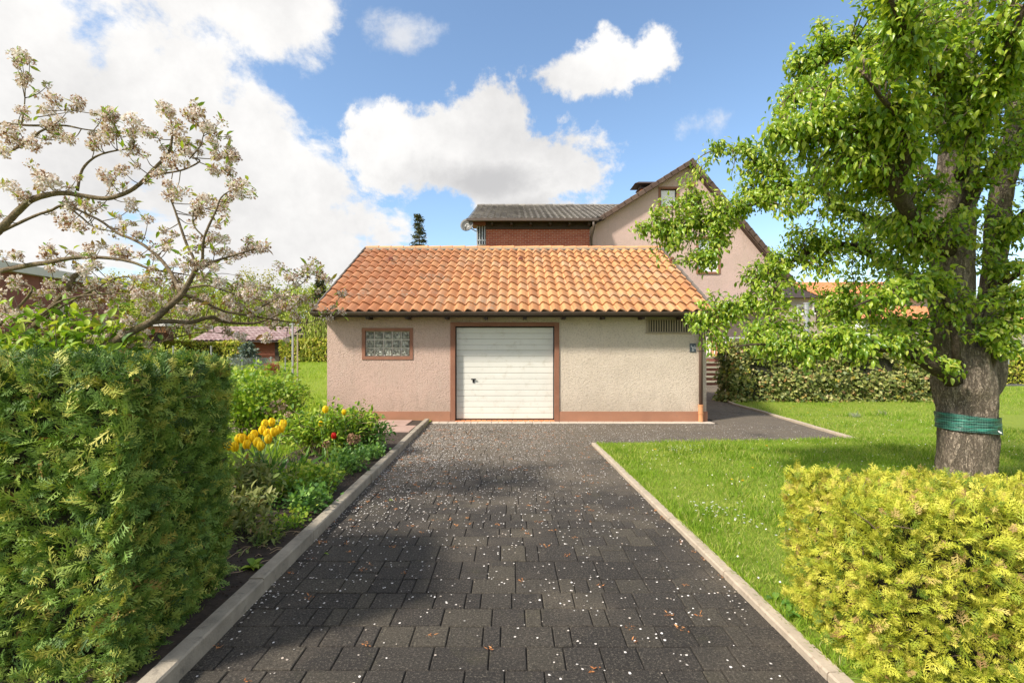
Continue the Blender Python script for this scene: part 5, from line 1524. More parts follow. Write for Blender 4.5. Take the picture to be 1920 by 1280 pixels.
CB = [cc([(-130, 985, 22), (-128, 850, 20), (-120, 720, 18), (-100, 600, 16), (-80, 520, 13), (-50, 470, 10), (-15, 445, 7.5)]),
      cc([(-15, 445, 7.5), (5, 425, 7), (35, 395, 6.5), (65, 372, 6), (115, 362, 5.2), (160, 368, 4.6), (200, 372, 4.6), (235, 362, 4.2), (262, 345, 3.8), (290, 315, 3.2), (315, 288, 2.8), (322, 262, 2.2), (322, 235, 1.6), (318, 210, .9)]),
      cc([(-50, 520, 8), (0, 508, 5.5), (50, 498, 5, -.1), (90, 492, 4.6, -.15), (125, 485, 4, -.2), (170, 482, 3.4, -.2), (215, 485, 3.2, -.2), (250, 492, 2.8, -.2), (285, 505, 2.4, -.2), (330, 512, 1.6), (380, 520, .8)]),
      cc([(-120, 780, 12, -.1), (-40, 760, 11, -.2), (60, 725, 10, -.3), (130, 690, 9, -.35), (178, 660, 8.4, -.35), (210, 643, 7.8, -.35), (240, 625, 7.4, -.35), (285, 602, 7, -.3), (312, 578, 6.2, -.3), (340, 553, 5.6, -.3), (355, 528, 4.8, -.3), (368, 505, 4.2, -.3), (385, 497, 3.4, -.3), (408, 488, 2.6, -.3), (440, 478, 1.8, -.3), (492, 462, .8, -.3)]),
      cc([(340, 553, 4.2, -.3), (330, 530, 3.8, -.25), (318, 508, 3.6, -.2), (300, 485, 3.4, -.15), (270, 460, 3, -.1), (245, 447, 2.8), (222, 438, 2.6), (190, 415, 2.4), (160, 400, 2.2), (130, 385, 2)]),
      cc([(368, 505, 3, -.3), (362, 482, 2.8, -.3), (350, 458, 2.6, -.3), (340, 430, 2.4, -.3), (330, 400, 2, -.3), (318, 368, 1.4, -.3)]),
      cc([(380, 498, 3, -.3), (380, 470, 2.8, -.35), (383, 445, 2.4, -.4), (393, 420, 2.2, -.4), (405, 395, 1.8, -.4), (415, 370, 1.4, -.4), (440, 352, .8, -.4)]),
      cc([(383, 445, 1.6, -.4), (365, 425, 1.4, -.4), (362, 400, 1.2, -.4), (370, 385, .7, -.4)]),
      cc([(285, 604, 4.6, -.3), (320, 602, 4.4, -.25), (358, 604, 4.2, -.2), (395, 594, 4, -.1), (415, 602, 3.4), (450, 606, 3, .1), (485, 604, 2.6, .15), (520, 590, 1.6, .2), (575, 560, .8, .2)]),
      cc([(345, 552, 3, -.3), (380, 565, 2.6, -.2), (420, 583, 2.4, -.1), (470, 592, 2.1), (520, 600, 1.6, .1), (575, 606, 1, .1), (610, 590, .5, .1)]),
      cc([(350, 540, 2.4, -.3), (390, 535, 2, -.3), (430, 548, 1.8, -.3), (480, 560, 1.4, -.3), (540, 572, .8, -.3)]),
      cc([(470, 590, 1.4, 0), (500, 570, 1.3, 0), (535, 550, 1.1, .1), (562, 535, .9, .1), (590, 508, .5, .1)]), cc([(562, 535, .8, .1), (548, 518, .6, .1), (524, 500, .4, .1)]),
      cc([(-60, 250, 3), (0, 232, 2.6), (45, 235, 2.4), (90, 236, 2.2), (125, 236, 2), (160, 243, 1.4), (200, 246, .8)]),
      cc([(40, 234, 1.4), (45, 205, 1.2), (47, 170, 1), (44, 135, .7), (40, 108, .4)]), cc([(90, 208, .8), (140, 208, .7), (70, 220, 1), ][::-1]),
      cc([(-60, 300, 4), (0, 287, 3.2), (30, 278, 2.8), (55, 263, 2.4), (75, 247, 2.2), (100, 236, 1.6)]),
      cc([(-10, 440, 4, .2), (15, 428, 3.4, .2), (65, 405, 3, .2), (95, 395, 2.8, .2), (120, 385, 2.6, .2), (150, 405, 2, .2), (175, 425, 1.8, .2), (215, 435, 1, .2)]),
      cc([(145, 358, 3), (150, 330, 2.6), (160, 310, 2.4), (183, 292, 2), (220, 282, 1.6), (250, 280, 1)]),
      cc([(280, 330, 2.2), (310, 325, 2), (345, 318, 1.8), (375, 302, 1.6), (360, 296, 1.2), (400, 298, .9), (440, 294, .5)]), cc([(355, 298, 1.4), (375, 275, 1.2), (382, 252, .9), (392, 236, .5)]), cc([(375, 305, 1.1), (410, 318, .8), (430, 322, .4)]),
      cc([(-60, 720, 9), (20, 660, 8), (52, 625, 7.6), (78, 598, 7), (105, 568, 6.5), (125, 545, 6), (138, 520, 5.2), (150, 512, 4.6), (178, 500, 3.6)]),
      cc([(-40, 640, 4, -.3), (15, 595, 2.6, -.3), (40, 570, 2.4, -.3), (60, 540, 2, -.3), (30, 528, 1, -.3)]),
      cc([(80, 600, 3, -.2), (115, 575, 2.4, -.2), (165, 548, 2, -.2), (225, 520, 1.6, -.2), (300, 522, 1, -.2), (330, 524, .5)]),
      cc([(20, 620, 2.4, -.4), (70, 595, 2.2, -.4), (120, 562, 1.8, -.4), (200, 550, 1.4, -.4), (260, 552, .8, -.4)]),
      cc([(240, 660, 1.6, .1), (290, 645, 1.5, .1), (340, 630, 1.3, .1), (390, 622, 1, .1), (450, 632, .5, .1)])]
for b_ in CB: b_[:, 3] *= .88
for i, b_ in enumerate(CB): branch_part('trunk' if i == 0 else 'branch', b_, M['cherry_bark'], cherry, 10 if i in (0, 1, 3) else 7, .07, i + 50)
rs = random.Random(33); call = np.concatenate(CB[1:]); ctw = MB(); ends = []
for b_ in CB[1:]:
    n = int(len(b_) * .22)
    for _ in range(n):
        i = rs.randrange(len(b_) // 5, len(b_)); a = b_[i, :3]
        d = norm(np.array([rs.uniform(-.4, 1), rs.uniform(-.7, .7), rs.uniform(-.15, 1)])); L = rs.uniform(.06, .30)
        q = a + d * L; m1 = a + d * L * .5 + np.array([rs.uniform(-.02, .02), 0, -.02])
        Q = spline([(*a, .0045), (*m1, .0035), (*q, .002)], 3); ctw.tube([p[:3] for p in Q], [p[3] for p in Q], 5, cap=False, rough=.2)
        ends.append((q, d, rs.uniform(.55, 1.05)));
        if L > .17: ends.append((m1, norm(d + np.array([0, 0, .6])), rs.uniform(.45, .8)))
    e = b_[-1, :3]; ends.append((e, norm(b_[-1, :3] - b_[-3, :3]), 1.1))
# clusters seen standing clear against the sky
for px, py, r in ((40, 103, 20), (45, 146, 18), (100, 186, 20), (147, 190, 18), (205, 215, 24), (208, 240, 18), (250, 228, 26), (245, 250, 20), (275, 250, 22), (312, 210, 24), (330, 240, 26), (355, 215, 22), (372, 210, 18), (388, 240, 20), (92, 342, 30), (80, 330, 22), (430, 292, 20), (405, 292, 15), (418, 316, 16), (398, 316, 14), (448, 345, 20), (432, 340, 16), (330, 355, 14), (315, 345, 16), (350, 360, 14), (390, 375, 20), (395, 400, 17), (370, 400, 18), (360, 420, 14), (418, 450, 18), (400, 440, 18), (420, 395, 14), (278, 410, 15), (230, 472, 26), (215, 472, 18), (125, 415, 26), (150, 425, 20), (182, 430, 18), (90, 475, 24), (478, 466, 20), (460, 472, 18), (440, 480, 16), (530, 508, 16), (545, 515, 16), (562, 513, 14), (598, 503, 17), (132, 590, 26), (200, 255, 20), (175, 268, 20), (130, 260, 18), (20, 260, 24), (60, 270, 22), (15, 240, 20), (5, 285, 20), (60, 310, 18), (20, 350, 22), (40, 370, 20), (200, 330, 22), (230, 320, 18), (320, 300, 22), (345, 280, 20), (5, 480, 16)):
    q = np.array(P(px, py, CY - .1)); i, d = closest(call, q); a = call[i, :3]
    if d > .04:
        mid = (a + q) / 2 + np.array([0, .01, -.02]); Q = spline([(*a, .0045), (*mid, .0035), (*q, .002)], 3); ctw.tube([p[:3] for p in Q], [p[3] for p in Q], 5, cap=False)
    ends.append((q, norm(q - a + np.array([0, 0, .02])), r / 17))
# dense flowering fine branches low on the right of the crown
for _ in range(95):
    q = np.array(P(rs.uniform(200, 560), rs.gauss(565, 28), CY + rs.uniform(-.3, .6))); i, d = closest(call, q); a = call[i, :3]
    Q = spline([(*a, .004), (*((a + q) / 2 + np.array([0, 0, .03])), .003), (*q, .0015)], 3); ctw.tube([p[:3] for p in Q], [p[3] for p in Q], 5, cap=False)
    ends.append((q, norm(q - a), rs.uniform(.5, .9)))
for _ in range(85):
    q = np.array(P(rs.uniform(-20, 250), rs.gauss(590, 36), CY + rs.uniform(-.4, .3))); i, d = closest(call, q); a = call[i, :3]
    Q = spline([(*a, .004), (*((a + q) / 2 + np.array([0, 0, .03])), .003), (*q, .0015)], 3); ctw.tube([p[:3] for p in Q], [p[3] for p in Q], 5, cap=False)
    ends.append((q, norm(q - a), rs.uniform(.5, .9)))
ctw.build('twigs', M['cherry_bark'], cherry, smooth=True, kind='stuff')


def cluster_mesh(name, seed, mat, n=150, fluffy=.95):
    g = np.random.default_rng(seed)
    v = norm(g.normal(size=(n, 3))); v[:, 2] *= .85
    T = v * (0.35 + .5 * g.random((n, 1))) * 1.0
    D = norm(v * .5 + g.normal(size=(n, 3)) * .7); Nn = norm(v + g.normal(size=(n, 3)) * .5)
    V, Fc = diamond_proto(.95, -.2); Mx = basis(D, Nn); S = .27 * (.6 + .8 * g.random(n))
    W = np.einsum('kij,nj->kni', Mx, V) * S[:, None, None] + T[:, None, :]
    me = bpy.data.meshes.new(name); me.from_pydata([tuple(p) for p in W.reshape(-1, 3)], [], [list(map(int, f)) for f in (Fc[None] + (np.arange(n) * 4)[:, None, None]).reshape(-1, 4)])
    at = me.attributes.new('rnd', 'FLOAT', 'FACE'); at.data.foreach_set('value', (g.random(n) * fluffy).astype(np.float32))
    me.materials.append(mat); return me


cm = [cluster_mesh('blossom_cluster', s_, M['blossom']) for s_ in range(4)] + [cluster_mesh('blossom_cluster', 9, M['white_blossom'], 140, 1.0)]
print('cherry ends', len(ends))
ends.sort(key=lambda e: -e[2] / e[0][1])
rest_T, rest_S = [], []
sel = set(rs.sample(range(len(ends)), min(299, len(ends))))
for k, (q, d, s_) in enumerate(ends):
    if k in sel or k < 60 and len(sel) < 300:
        me = cm[4] if rs.random() < .3 else cm[rs.randrange(4)]
        mw = Matrix.Translation(Vector(q)) @ Matrix.Rotation(rs.uniform(0, 6.28), 4, 'Z') @ Matrix.Rotation(rs.uniform(-.5, .5), 4, 'X') @ Matrix.Diagonal((s_ * .066, s_ * .066, s_ * .066 * rs.uniform(.8, 1.25), 1))
        link('blossom_cluster', me, cherry, mw=mw)
    else: rest_T.append(q); rest_S.append(s_)
if rest_T:
    T0 = np.array(rest_T); S0 = np.array(rest_S); m = 44
    v = norm(RNG.normal(size=(len(T0), m, 3))); T = (T0[:, None] + v * (S0 * .055)[:, None, None] * (.55 + .45 * RNG.random((len(T0), m, 1)))).reshape(-1, 3); v = v.reshape(-1, 3)
    scatter('small_blossoms', diamond_proto(.95, -.2), T, norm(v * .5 + RNG.normal(size=T.shape) * .7), norm(v + RNG.normal(size=T.shape) * .5), .019 * (.6 + .8 * RNG.random(len(T))), M['blossom'], cherry, kind='stuff')
E = np.array([e[0] for e in ends]); ED = np.array([e[1] for e in ends]); m = 4
T = np.repeat(E, m, 0) + RNG.normal(size=(len(E) * m, 3)) * .018; D = norm(np.repeat(ED, m, 0) * .7 + RNG.normal(size=T.shape) * .7 + np.array([0, 0, .2]))
leaves('young_leaves', LEAFS, T, D, norm(RNG.normal(size=T.shape) * .6 + np.array([0, 0, 1])), .072 * (.5 + .7 * RNG.random(len(T))), M['cherry_leaf'], cherry, 160)


# ------------------------------------------------------------ generic shrub
def shrub(name, label, c, rx, ry, rz, nst, nlv, pr, s, mat, stemmat='twig', cat='shrub', group=None, zmin=.12, droop=0.0, nsing=0, clump=None, up=.4, stem_r=.006, shell=.5):
    """stems from the ground point c up into an ellipsoid, leaves in clumps at their ends"""
    root = thing(name, c, label, cat, group)
    c = np.array(c, float); mb = MB(); tips = []
    for _ in range(nst):
        v = norm(RNG.normal(size=3)); v[2] = abs(v[2]) * 1.0
        q = c + np.array([v[0] * rx, v[1] * ry, zmin + (rz - zmin) * (.25 + .75 * RNG.random() ** .7) * (1 - .35 * (v[0] ** 2 + v[1] ** 2))])
        q[:2] = c[:2] + (q[:2] - c[:2]) * (shell + (1 - shell) * RNG.random())
        a = c + np.array([RNG.normal() * rx * .16, RNG.normal() * ry * .16, -.03])
        mid = a * .45 + q * .55 + np.array([0, 0, .12 * rz]) + RNG.normal(size=3) * .03
        Q = spline([(*a, stem_r), (*mid, stem_r * .75), (*q, stem_r * .35)], 4); mb.tube([p[:3] for p in Q], [p[3] for p in Q], 5, cap=False)
        tips.append(Q)
    mb.build('stems', M[stemmat], root, smooth=True)
    k = nlv; w = RNG.integers(0, nst, k); t = 1 - RNG.random(k) ** 1.6 * .7
    pts = np.array([tips[a][min(int(b * (len(tips[a]) - 1)), len(tips[a]) - 1), :3] for a, b in zip(w, t)])
    cl = clump or s * .9
    T = pts + RNG.normal(size=(k, 3)) * cl; T[:, 2] = np.maximum(T[:, 2], c[2] + .02)
    D = norm(RNG.normal(size=(k, 3)) * .8 + norm(T - c) * .6 + np.array([0, 0, up - droop])); Nn = norm(RNG.normal(size=(k, 3)) * .5 + np.array([0, -.2, 1]))
    leaves('foliage', pr, T, D, Nn, s * (.55 + .7 * RNG.random(k)), mat, root, nsing)
    return root


# broad-leaved shrub behind the hedge on the far left
shrub('hazel_shrub', 'broad leaved fresh green shrub peeping over the hedge at the far left', (-3.85, 4.3, 0), 1.0, .6, 2.12, 70, 2600, LEAF, .095, M['fresh_leaf'], nsing=60, zmin=1.2)
# currant and rose bushes in the garden
shrub('currant_bush', 'leafy fresh green currant bush right behind the end of the thuja hedge', (-4.25, 8.3, .03), 1.0, .8, 1.45, 60, 3600, LOBE, .085, M['fresh_leaf'], nsing=40)
shrub('currant_bush', 'leafy green currant bush between the hedge and the taller bush by the garage corner', (-5.3, 9.9, .03), .9, .7, 1.25, 50, 2600, LOBE, .085, M['fresh_leaf'])
shrub('rose_bush', 'thin upright bush with dark stems against the left corner of the garage', (-4.55, 10.4, .05), .42, .35, 1.30, 20, 900, LOBE, .075, M['fresh_leaf'], stem_r=.010)
shrub('rose_bush', 'sparse twiggy bush beside the grey clothes pole', (-5.5, 11.8, .05), .45, .4, .95, 14, 360, LOBE, .07, M['fresh_leaf'], stem_r=.009)
shrub('currant_bush', 'bright leafy bush in the garden just left of the clothes poles', (-6.9, 12.6, .03), 1.2, .8, 1.25, 50, 2800, LOBE, .10, M['fresh_leaf'])
shrub('currant_bush', 'broad low bush in the garden behind the hedge top before the sheds', (-9.2, 14.0, .06), 1.5, .9, 1.2, 50, 2600, LOBE, .11, M['spring_tree'])
shrub('garden_shrub', 'yellow green shrub in front of the low brown shed', (-13.2, 18.5, .4), 1.7, 1.0, 1.7, 50, 2600, LOBE, .13, M['spring_tree'])
shrub('garden_shrub', 'fresh green shrub growing against the side of the brown building', (-15.2, 17.0, .3), 1.6, 1.0, 2.2, 50, 3000, LOBE, .13, M['fresh_leaf'])
# hydrangea with old heads
hyd = shrub('hydrangea', 'wide green hydrangea bush with old faded flower heads beside the flagstones', (-2.75, 7.35, .05), .92, .66, .78, 110, 3400, LEAF, .075, M['fresh_leaf'], nsing=80, stemmat='twig_pale')
shrub('hydrangea', 'lower green bush at the right end of the bed near the kerb', (-2.15, 7.55, .05), .36, .4, .52, 30, 700, LEAF, .07, M['dark_leaf'], stemmat='twig_pale')


def head(px, py, Y, r, mat, label, cat='flower head', group=None):
    c = P(px, py, Y); t = thing('dry_flower_head', (c.x, c.y, .05), label, cat, group)
    n = 110; v = norm(RNG.normal(size=(n, 3))); T = np.array(c) + v * np.array([r, r, r * .8]) * (.6 + .4 * RNG.random((n, 1)))
    scatter('bracts', diamond_proto(.9), T, norm(v + RNG.normal(size=(n, 3))), norm(v + RNG.normal(size=(n, 3)) * .5), r * .42, M[mat], t)
    MB().tube([(c.x, c.y, c.z), (c.x + .02, c.y + .02, c.z * .5), (c.x + .05, c.y + .03, .03)], .005, 5).build('stalk', M['twig_pale'], t)


head(663, 823, 6.7, .085, 'dry_head', 'round brown dried hydrangea head hanging to the right of the red tulip')
head(612, 833, 6.6, .05, 'dry_head', 'small dried head on a thin stalk left of the red tulip')
head(521, 761, 8.0, .12, 'pink_head', 'wide faded pink flower head, the larger one behind the yellow tulips')
head(500, 768, 8.0, .085, 'pink_head', 'faded pink flower head at the left of the larger pink one')
head(625, 774, 7.9, .085, 'pink_head', 'faded pink head between the two high yellow tulips')
head(541, 777, 7.8, .055, 'pink_head', 'small faded pink head just right of the larger pink one')


# tulips
def petal_proto(w=.75):
    vs = []; fs = []; rows = 4; cols = 3
    for i in range(rows + 1):
        t = i / rows; hw = w / 2 * (math.sin(math.pi * (.16 + .72 * t)) ** .7)
        out = .06 + .30 * math.sin(math.pi * min(1, .08 + t * .72)) ** .9
        for k in range(cols + 1):
            u = k / cols * 2 - 1; vs.append((u * hw, -(out - .10 * u * u), t))
    c = cols + 1
    for i in range(rows):
        for k in range(cols): fs.append([i * c + k, i * c + k + 1, (i + 1) * c + k + 1, (i + 1) * c + k])
    return vs, fs


PV, PF = petal_proto()
def tulip(name, label, px, py, Y, mat, s=.075, group=None, nl=2, base=None, zb=.05):
    c = P(px, py + 6, Y); bx, by = base or (c.x + random.uniform(-.06, .08), c.y + random.uniform(-.04, .04))
    t = thing(name, (bx, by, zb), label, 'tulip', group)
    MB().tube([(bx, by, zb - .02), ((bx + c.x) / 2 + .01, (by + c.y) / 2, (zb + c.z) * .5), (c.x, c.y, c.z)], [.006, .005, .005], 6).build('stem', M['stem_green'], t, smooth=True)
    me = bpy.data.meshes.new('petal'); me.from_pydata(PV, [], PF); me.materials.append(mat); me.polygons.foreach_set('use_smooth', [True] * len(PF))
    for k in range(6):
        a = k * 60 + random.uniform(-8, 8); sc_ = s * (1.0 if k % 2 else .93)
        link('petal', me, t, mw=Matrix.Translation(c - Vector((0, 0, s * .12))) @ Matrix.Rotation(R(a), 4, 'Z') @ Matrix.Rotation(R(random.uniform(-12, 3)), 4, 'X') @ Matrix.Diagonal((sc_, sc_ * (.95 if k % 2 else 1.12), sc_, 1)))
    for k in range(nl):
        a = random.uniform(0, 360); L = random.uniform(.20, .30)
        vs, fs = [], []
        for i in range(6):
            u = i / 5; hw = .026 * math.sin(math.pi * (.15 + .85 * u)) ** .7 + .002
            vs += [(-hw, u * L * .55, L * (u - .25 * u * u)), (0, u * L * .55 + .012, L * (u - .25 * u * u) - .006), (hw, u * L * .55, L * (u - .25 * u * u))]
        for i in range(5): fs += [[i * 3, i * 3 + 1, i * 3 + 4, i * 3 + 3], [i * 3 + 1, i * 3 + 2, i * 3 + 5, i * 3 + 4]]
        mw = Matrix.Translation((bx, by, zb)) @ Matrix.Rotation(R(a), 4, 'Z')
        MB().add([mw @ Vector(v) for v in vs], fs, random.random()).build('leaf', M['dark_leaf'], t, smooth=True)
    return t


YT = [(440, 838, 5.6), (427, 836, 5.6), (455, 822, 5.85), (463, 834, 5.7), (476, 815, 6.0), (482, 829, 5.8), (489, 836, 5.75), (492, 806, 6.2), (500, 812, 6.1), (503, 823, 5.9), (513, 810, 6.1), (520, 806, 6.2), (471, 822, 5.9), (447, 822, 5.9), (496, 794, 6.5), (509, 791, 6.6), (531, 794, 6.6), (527, 803, 6.3)]
for px, py, Y in YT:
    tulip('tulip', 'yellow tulip in the dense clump beside the hedge', px, py, Y, M['tulip_yellow'], .11, 'yellow tulips in the clump by the hedge', 2, (XW(px, Y) * .35 + -3.0 * .65 + random.uniform(-.10, .12), 6.05 + random.uniform(-.15, .15)))
tulip('tulip', 'tall yellow tulip, the left one of the two above the hydrangea near the garage corner', 610, 766, 7.0, M['tulip_yellow'], .10)
tulip('tulip', 'yellow tulip above the hydrangea leaves, the right one before the garage plinth', 645, 770, 7.1, M['tulip_yellow'], .08)
tulip('tulip', 'small low yellow tulip half hidden in the hydrangea leaves', 601, 791, 6.85, M['tulip_yellow'], .07)
tulip('tulip', 'single red tulip standing in the middle of the flower bed', 626, 815, 6.6, M['tulip_red'], .085, nl=3)
M['leafblade'] = M['dark_leaf']


def tuft(name, label, x, y, n, L, mat, group=None, w=.05, spread=.8, z=.05, cat='plant'):
    t = thing(name, (x, y, z), label, cat, group)
    T = np.array([x, y, z]) + RNG.normal(size=(n, 3)) * np.array([.05, .05, 0]); D = norm(RNG.normal(size=(n, 3)) * spread * np.array([1, 1, .2]) + np.array([0, 0, 1])); 
    scatter('blades', strip_proto(((0, .7), (.35, 1), (.7, .7), (1, .05)), w, .28), T, D, norm(np.cross(D, RNG.normal(size=(n, 3)))), L * (.6 + .6 * RNG.random(n)), mat, t)
    return t


tuft('tulip_foliage', 'big tuft of broad upright tulip leaves under the yellow tulips', -2.95, 6.0, 26, .34, M['dark_leaf'], w=.16, spread=.45)
tuft('tulip_foliage', 'tuft of broad leaves just right of the yellow tulip clump', -2.72, 6.15, 16, .32, M['dark_leaf'], w=.15, spread=.5)
tuft('narcissus_tuft', 'loose tuft of narrow pale leaves around the red tulip', -2.30, 6.5, 60, .30, M['fresh_leaf'], w=.035, spread=.5)
tuft('narcissus_tuft', 'arching grassy tuft close to the kerb below the red tulip', -2.12, 5.7, 90, .28, M['grass'], w=.04, spread=.7)
tuft('grass_tuft', 'dark strap leaved tuft at the kerb behind the geraniums', -2.02, 5.35, 24, .26, M['dark_leaf'], w=.06, spread=.6)
def low(label, x, y, rx, ry, rz, nst, n, pr, s, mat, name='geranium', **k): return shrub(name, label, (x, y, .05), rx, ry, rz, nst, n, pr, s, mat, 'stem_green', 'plant', stem_r=.003, zmin=.05, **k)
low('bright green lobed geranium clump in the middle of the bed near the kerb', -2.25, 5.25, .48, .50, .34, 70, 1500, LOBE, .055, M['fresh_leaf'], nsing=60)
low('mid green geranium clump spilling toward the kerb', -1.98, 4.80, .24, .45, .24, 36, 700, LOBE, .055, M['dark_leaf'], nsing=40)
low('geranium clump behind the bright one below the red tulip', -2.05, 6.25, .30, .55, .30, 40, 900, LOBE, .055, M['dark_leaf'])
low('loose low green seedlings along the kerb near the hedge end', -1.95, 4.25, .18, .40, .12, 20, 260, LOBE, .045, M['fresh_leaf'], name='low_plant')
low('small low plant in the soil at the far kerb corner', -2.02, 7.1, .24, .4, .24, 24, 460, LOBE, .05, M['dark_leaf'], name='low_plant')
low('bronze leaved peony clump between the hedge end and the geraniums', -2.62, 4.95, .40, .45, .50, 54, 1300, LEAFS, .075, M['bronze_leaf'], name='peony', nsing=60)
low('bronze tinted peony shoots leaning from the hedge end', -2.30, 4.25, .26, .30, .34, 30, 420, LEAFS, .085, M['bronze_leaf'], name='peony', nsing=40)
low('pale grey-brown tangle of old stems and leaves at the foot of the hedge', -2.02, 3.95, .14, .22, .18, 18, 160, LEAFS, .06, M['bronze_leaf'], name='peony')
for x, y, s in ((-1.83, 3.52, .085),):
    t = thing('primrose_rosette', (x, y, .055), 'pale green leaf rosette on bare soil by the kerb at the hedge end', 'plant')
    n = 26; a = RNG.random(n) * 6.28; e = RNG.random(n) * .9
    T = np.tile(np.array([x, y, .058]), (n, 1)) + RNG.normal(size=(n, 3)) * .006; D = norm(np.stack([np.cos(a), np.sin(a), e], 1))
    singles('leaf', LEAF, T, D, norm(np.array([0, 0, 1.]) - D * .3), s * (.7 + .5 * RNG.random(n)), M['fresh_leaf'], t)
stk = MB(); rs = random.Random(8)
for i in range(46):
    x, y = rs.uniform(-2.1, -1.78), rs.uniform(3.1, 5.2); a = rs.uniform(0, 3.14); L = rs.uniform(.03, .16)
    stk.tube([(x, y, .062), (x + math.cos(a) * L * .5, y + math.sin(a) * L * .5, .075), (x + math.cos(a) * L, y + math.sin(a) * L, .062)], .0025, 4)
stk.build('soil_litter', M['twig_pale'], label='dry twig litter scattered over the bare soil along the kerb', cat='litter', kind='stuff')
v = RNG.random((2600, 2)); T = np.stack([-3.2 + v[:, 0] * 1.45, 3.0 + v[:, 1] * 6.2, np.full(2600, .052)], 1); T = T[T[:, 0] < -1.76 - .01 * T[:, 1]]
ico = np.array([(1, 0, 0), (-1, 0, 0), (0, 1, 0), (0, -1, 0), (0, 0, 1), (0, 0, -1)], float); icf = np.array([[0, 2, 4], [2, 1, 4], [1, 3, 4], [3, 0, 4], [2, 0, 5], [1, 2, 5], [3, 1, 5], [0, 3, 5]])
scatter('soil_crumbs', (ico, icf), T, randdir(len(T)), randdir(len(T)), .006 + .014 * RNG.random(len(T)) ** 2, M['soil'], smooth=False, kind='stuff', label='dark soil crumbs of the flower bed along the kerb', cat='soil')
# weeds at the right kerb by the golden hedge
t = thing('dock_weed', (1.70, 2.95, .02), 'broad leaved weed between the right kerb and the golden hedge', 'weed')
n = 9; a = RNG.random(n) * 6.28; T = np.array([1.66, 3.0, .03]) + RNG.normal(size=(n, 3)) * np.array([.02, .1, 0]); singles('leaf', LEAF, T, norm(np.stack([np.cos(a), np.sin(a), .6 + 0 * a], 1)), np.tile([0, 0, 1.], (n, 1)), .09 * (.7 + .5 * RNG.random(n)), M['dark_leaf'], t)


# ------------------------------------------------------------ background trees
def conifer(label, x, y, z0, h, r, mat, n, s, name='spruce_tree', zb=.12):
    root = thing(name, (x, y, z0), label, 'tree')
    MB().tube([(x, y, z0 - .2), (x, y, z0 + h * .98)], [h * .018 + .03, .01], 8).build('trunk', M['twig'], root)
    T, D = [], []
    lev = int(14 + h * 1.3); mb = MB()
    for i in range(lev):
        t = zb + (1 - zb) * (i / lev) ** .92; R_ = r * (1 - t) ** 1.15 * (.6 + .7 * RNG.random()) + .04; nb_ = int(5 + 5 * (1 - t))
        for _ in range(nb_):
            a = RNG.random() * 6.28; L = R_ * (.6 + .5 * RNG.random()); p0 = np.array([x, y, z0 + h * t]); d = np.array([math.cos(a), math.sin(a), -.12 + .35 * t])
            mb.tube([p0, p0 + d * L * .6, p0 + d * L + np.array([0, 0, .06 * L])], [.02, .012, .005], 4, cap=False)
            m = max(3, int(n / lev / nb_)); u = .15 + .85 * RNG.random(m)
            T.append(p0 + d * (u * L)[:, None] + RNG.normal(size=(m, 3)) * np.array([.12, .12, .05]) * r * .22); D.append(norm(d + RNG.normal(size=(m, 3)) * .6 + np.array([0, 0, -.25])))
    mb.build('branches', M['twig'], root)
    T = np.concatenate(T); D = np.concatenate(D); k = len(T)
    scatter('needles', diamond_proto(.32, .2), T, D, norm(RNG.normal(size=(k, 3)) + np.array([0, 0, 1])), s * (.5 + .8 * RNG.random(k)), mat, root, kind='stuff')


conifer('slim spruce with brownish tips rising behind the garage roof', XW(786, 42), 42, 0, ZW(398, 42), 4.6, M['spruce'], 5200, .26)
conifer('dark spruce standing left of the garage roof end', XW(600, 36), 36, .9, ZW(503, 36) - .9, 1.7, M['spruce'], 4200, .24)
conifer('low spreading blue grey spruce in front of the garden shed', XW(465, 23), 23, .85, 1.05, 1.15, M['blue_spruce'], 2600, .16, 'blue_spruce')
shrub('red_shrub', 'small reddish brown shrub at the end of the wire fence', (XW(510, 20.5), 20.5, hill(-9.9, 20.5)), .42, .3, .55, 14, 500, DIA, .09, M['red_shrub'])


def broad_tree(label, x, y, z0, h, r, mat, n, s, name='broadleaf_tree', zc=.30, weep=False):
    root = thing(name, (x, y, z0), label, 'tree')
    trk = spline([(x, y, z0 - .2, h * .022 + .03), (x + RNG.normal() * .1, y, z0 + h * .35, h * .015 + .02), (x + RNG.normal() * .3, y, z0 + h * .9, .02)], 5)
    mb = MB().tube([p[:3] for p in trk], [p[3] for p in trk], 7); tips = []
    for i in range(int(26)):
        t = zc + (.95 - zc) * RNG.random(); p0 = trk[int(t * (len(trk) - 1)), :3]; a = RNG.random() * 6.28
        w_ = math.sin(math.pi * min(1, (t - zc * .4) / (1.1 - zc * .4))) ** .6
        q = p0 + np.array([math.cos(a) * r * w_ * .85, math.sin(a) * r * w_ * .85, h * (.05 + .14 * RNG.random())])
        Q = spline([(*p0, .05 + h * .002), (*((p0 + q) / 2 + np.array([0, 0, -.03 * h])), .03), (*q, .01)], 4); mb.tube([p[:3] for p in Q], [p[3] for p in Q], 5, cap=False); tips.append(Q[4:, :3])
    mb.build('trunk', M['cherry_bark'], root, smooth=True)
    tp = np.concatenate(tips); k = n; T = tp[RNG.integers(0, len(tp), k)]; off = RNG.normal(size=(k, 3)) * r * .17
    T = T + off
    if weep: T[:, 2] -= RNG.random(k) ** .8 * h * .55
    T[:, 2] = np.maximum(T[:, 2], z0 + .3)
    D = norm(RNG.normal(size=(k, 3)) * (.3 if weep else 1) + np.array([0, 0, -1.2 if weep else 0]))
    scatter('crown', DIA if not weep else strip_proto(w=.2), T, D, randdir(k, .6), s * (.5 + .9 * RNG.random(k)), mat, root, kind='stuff')


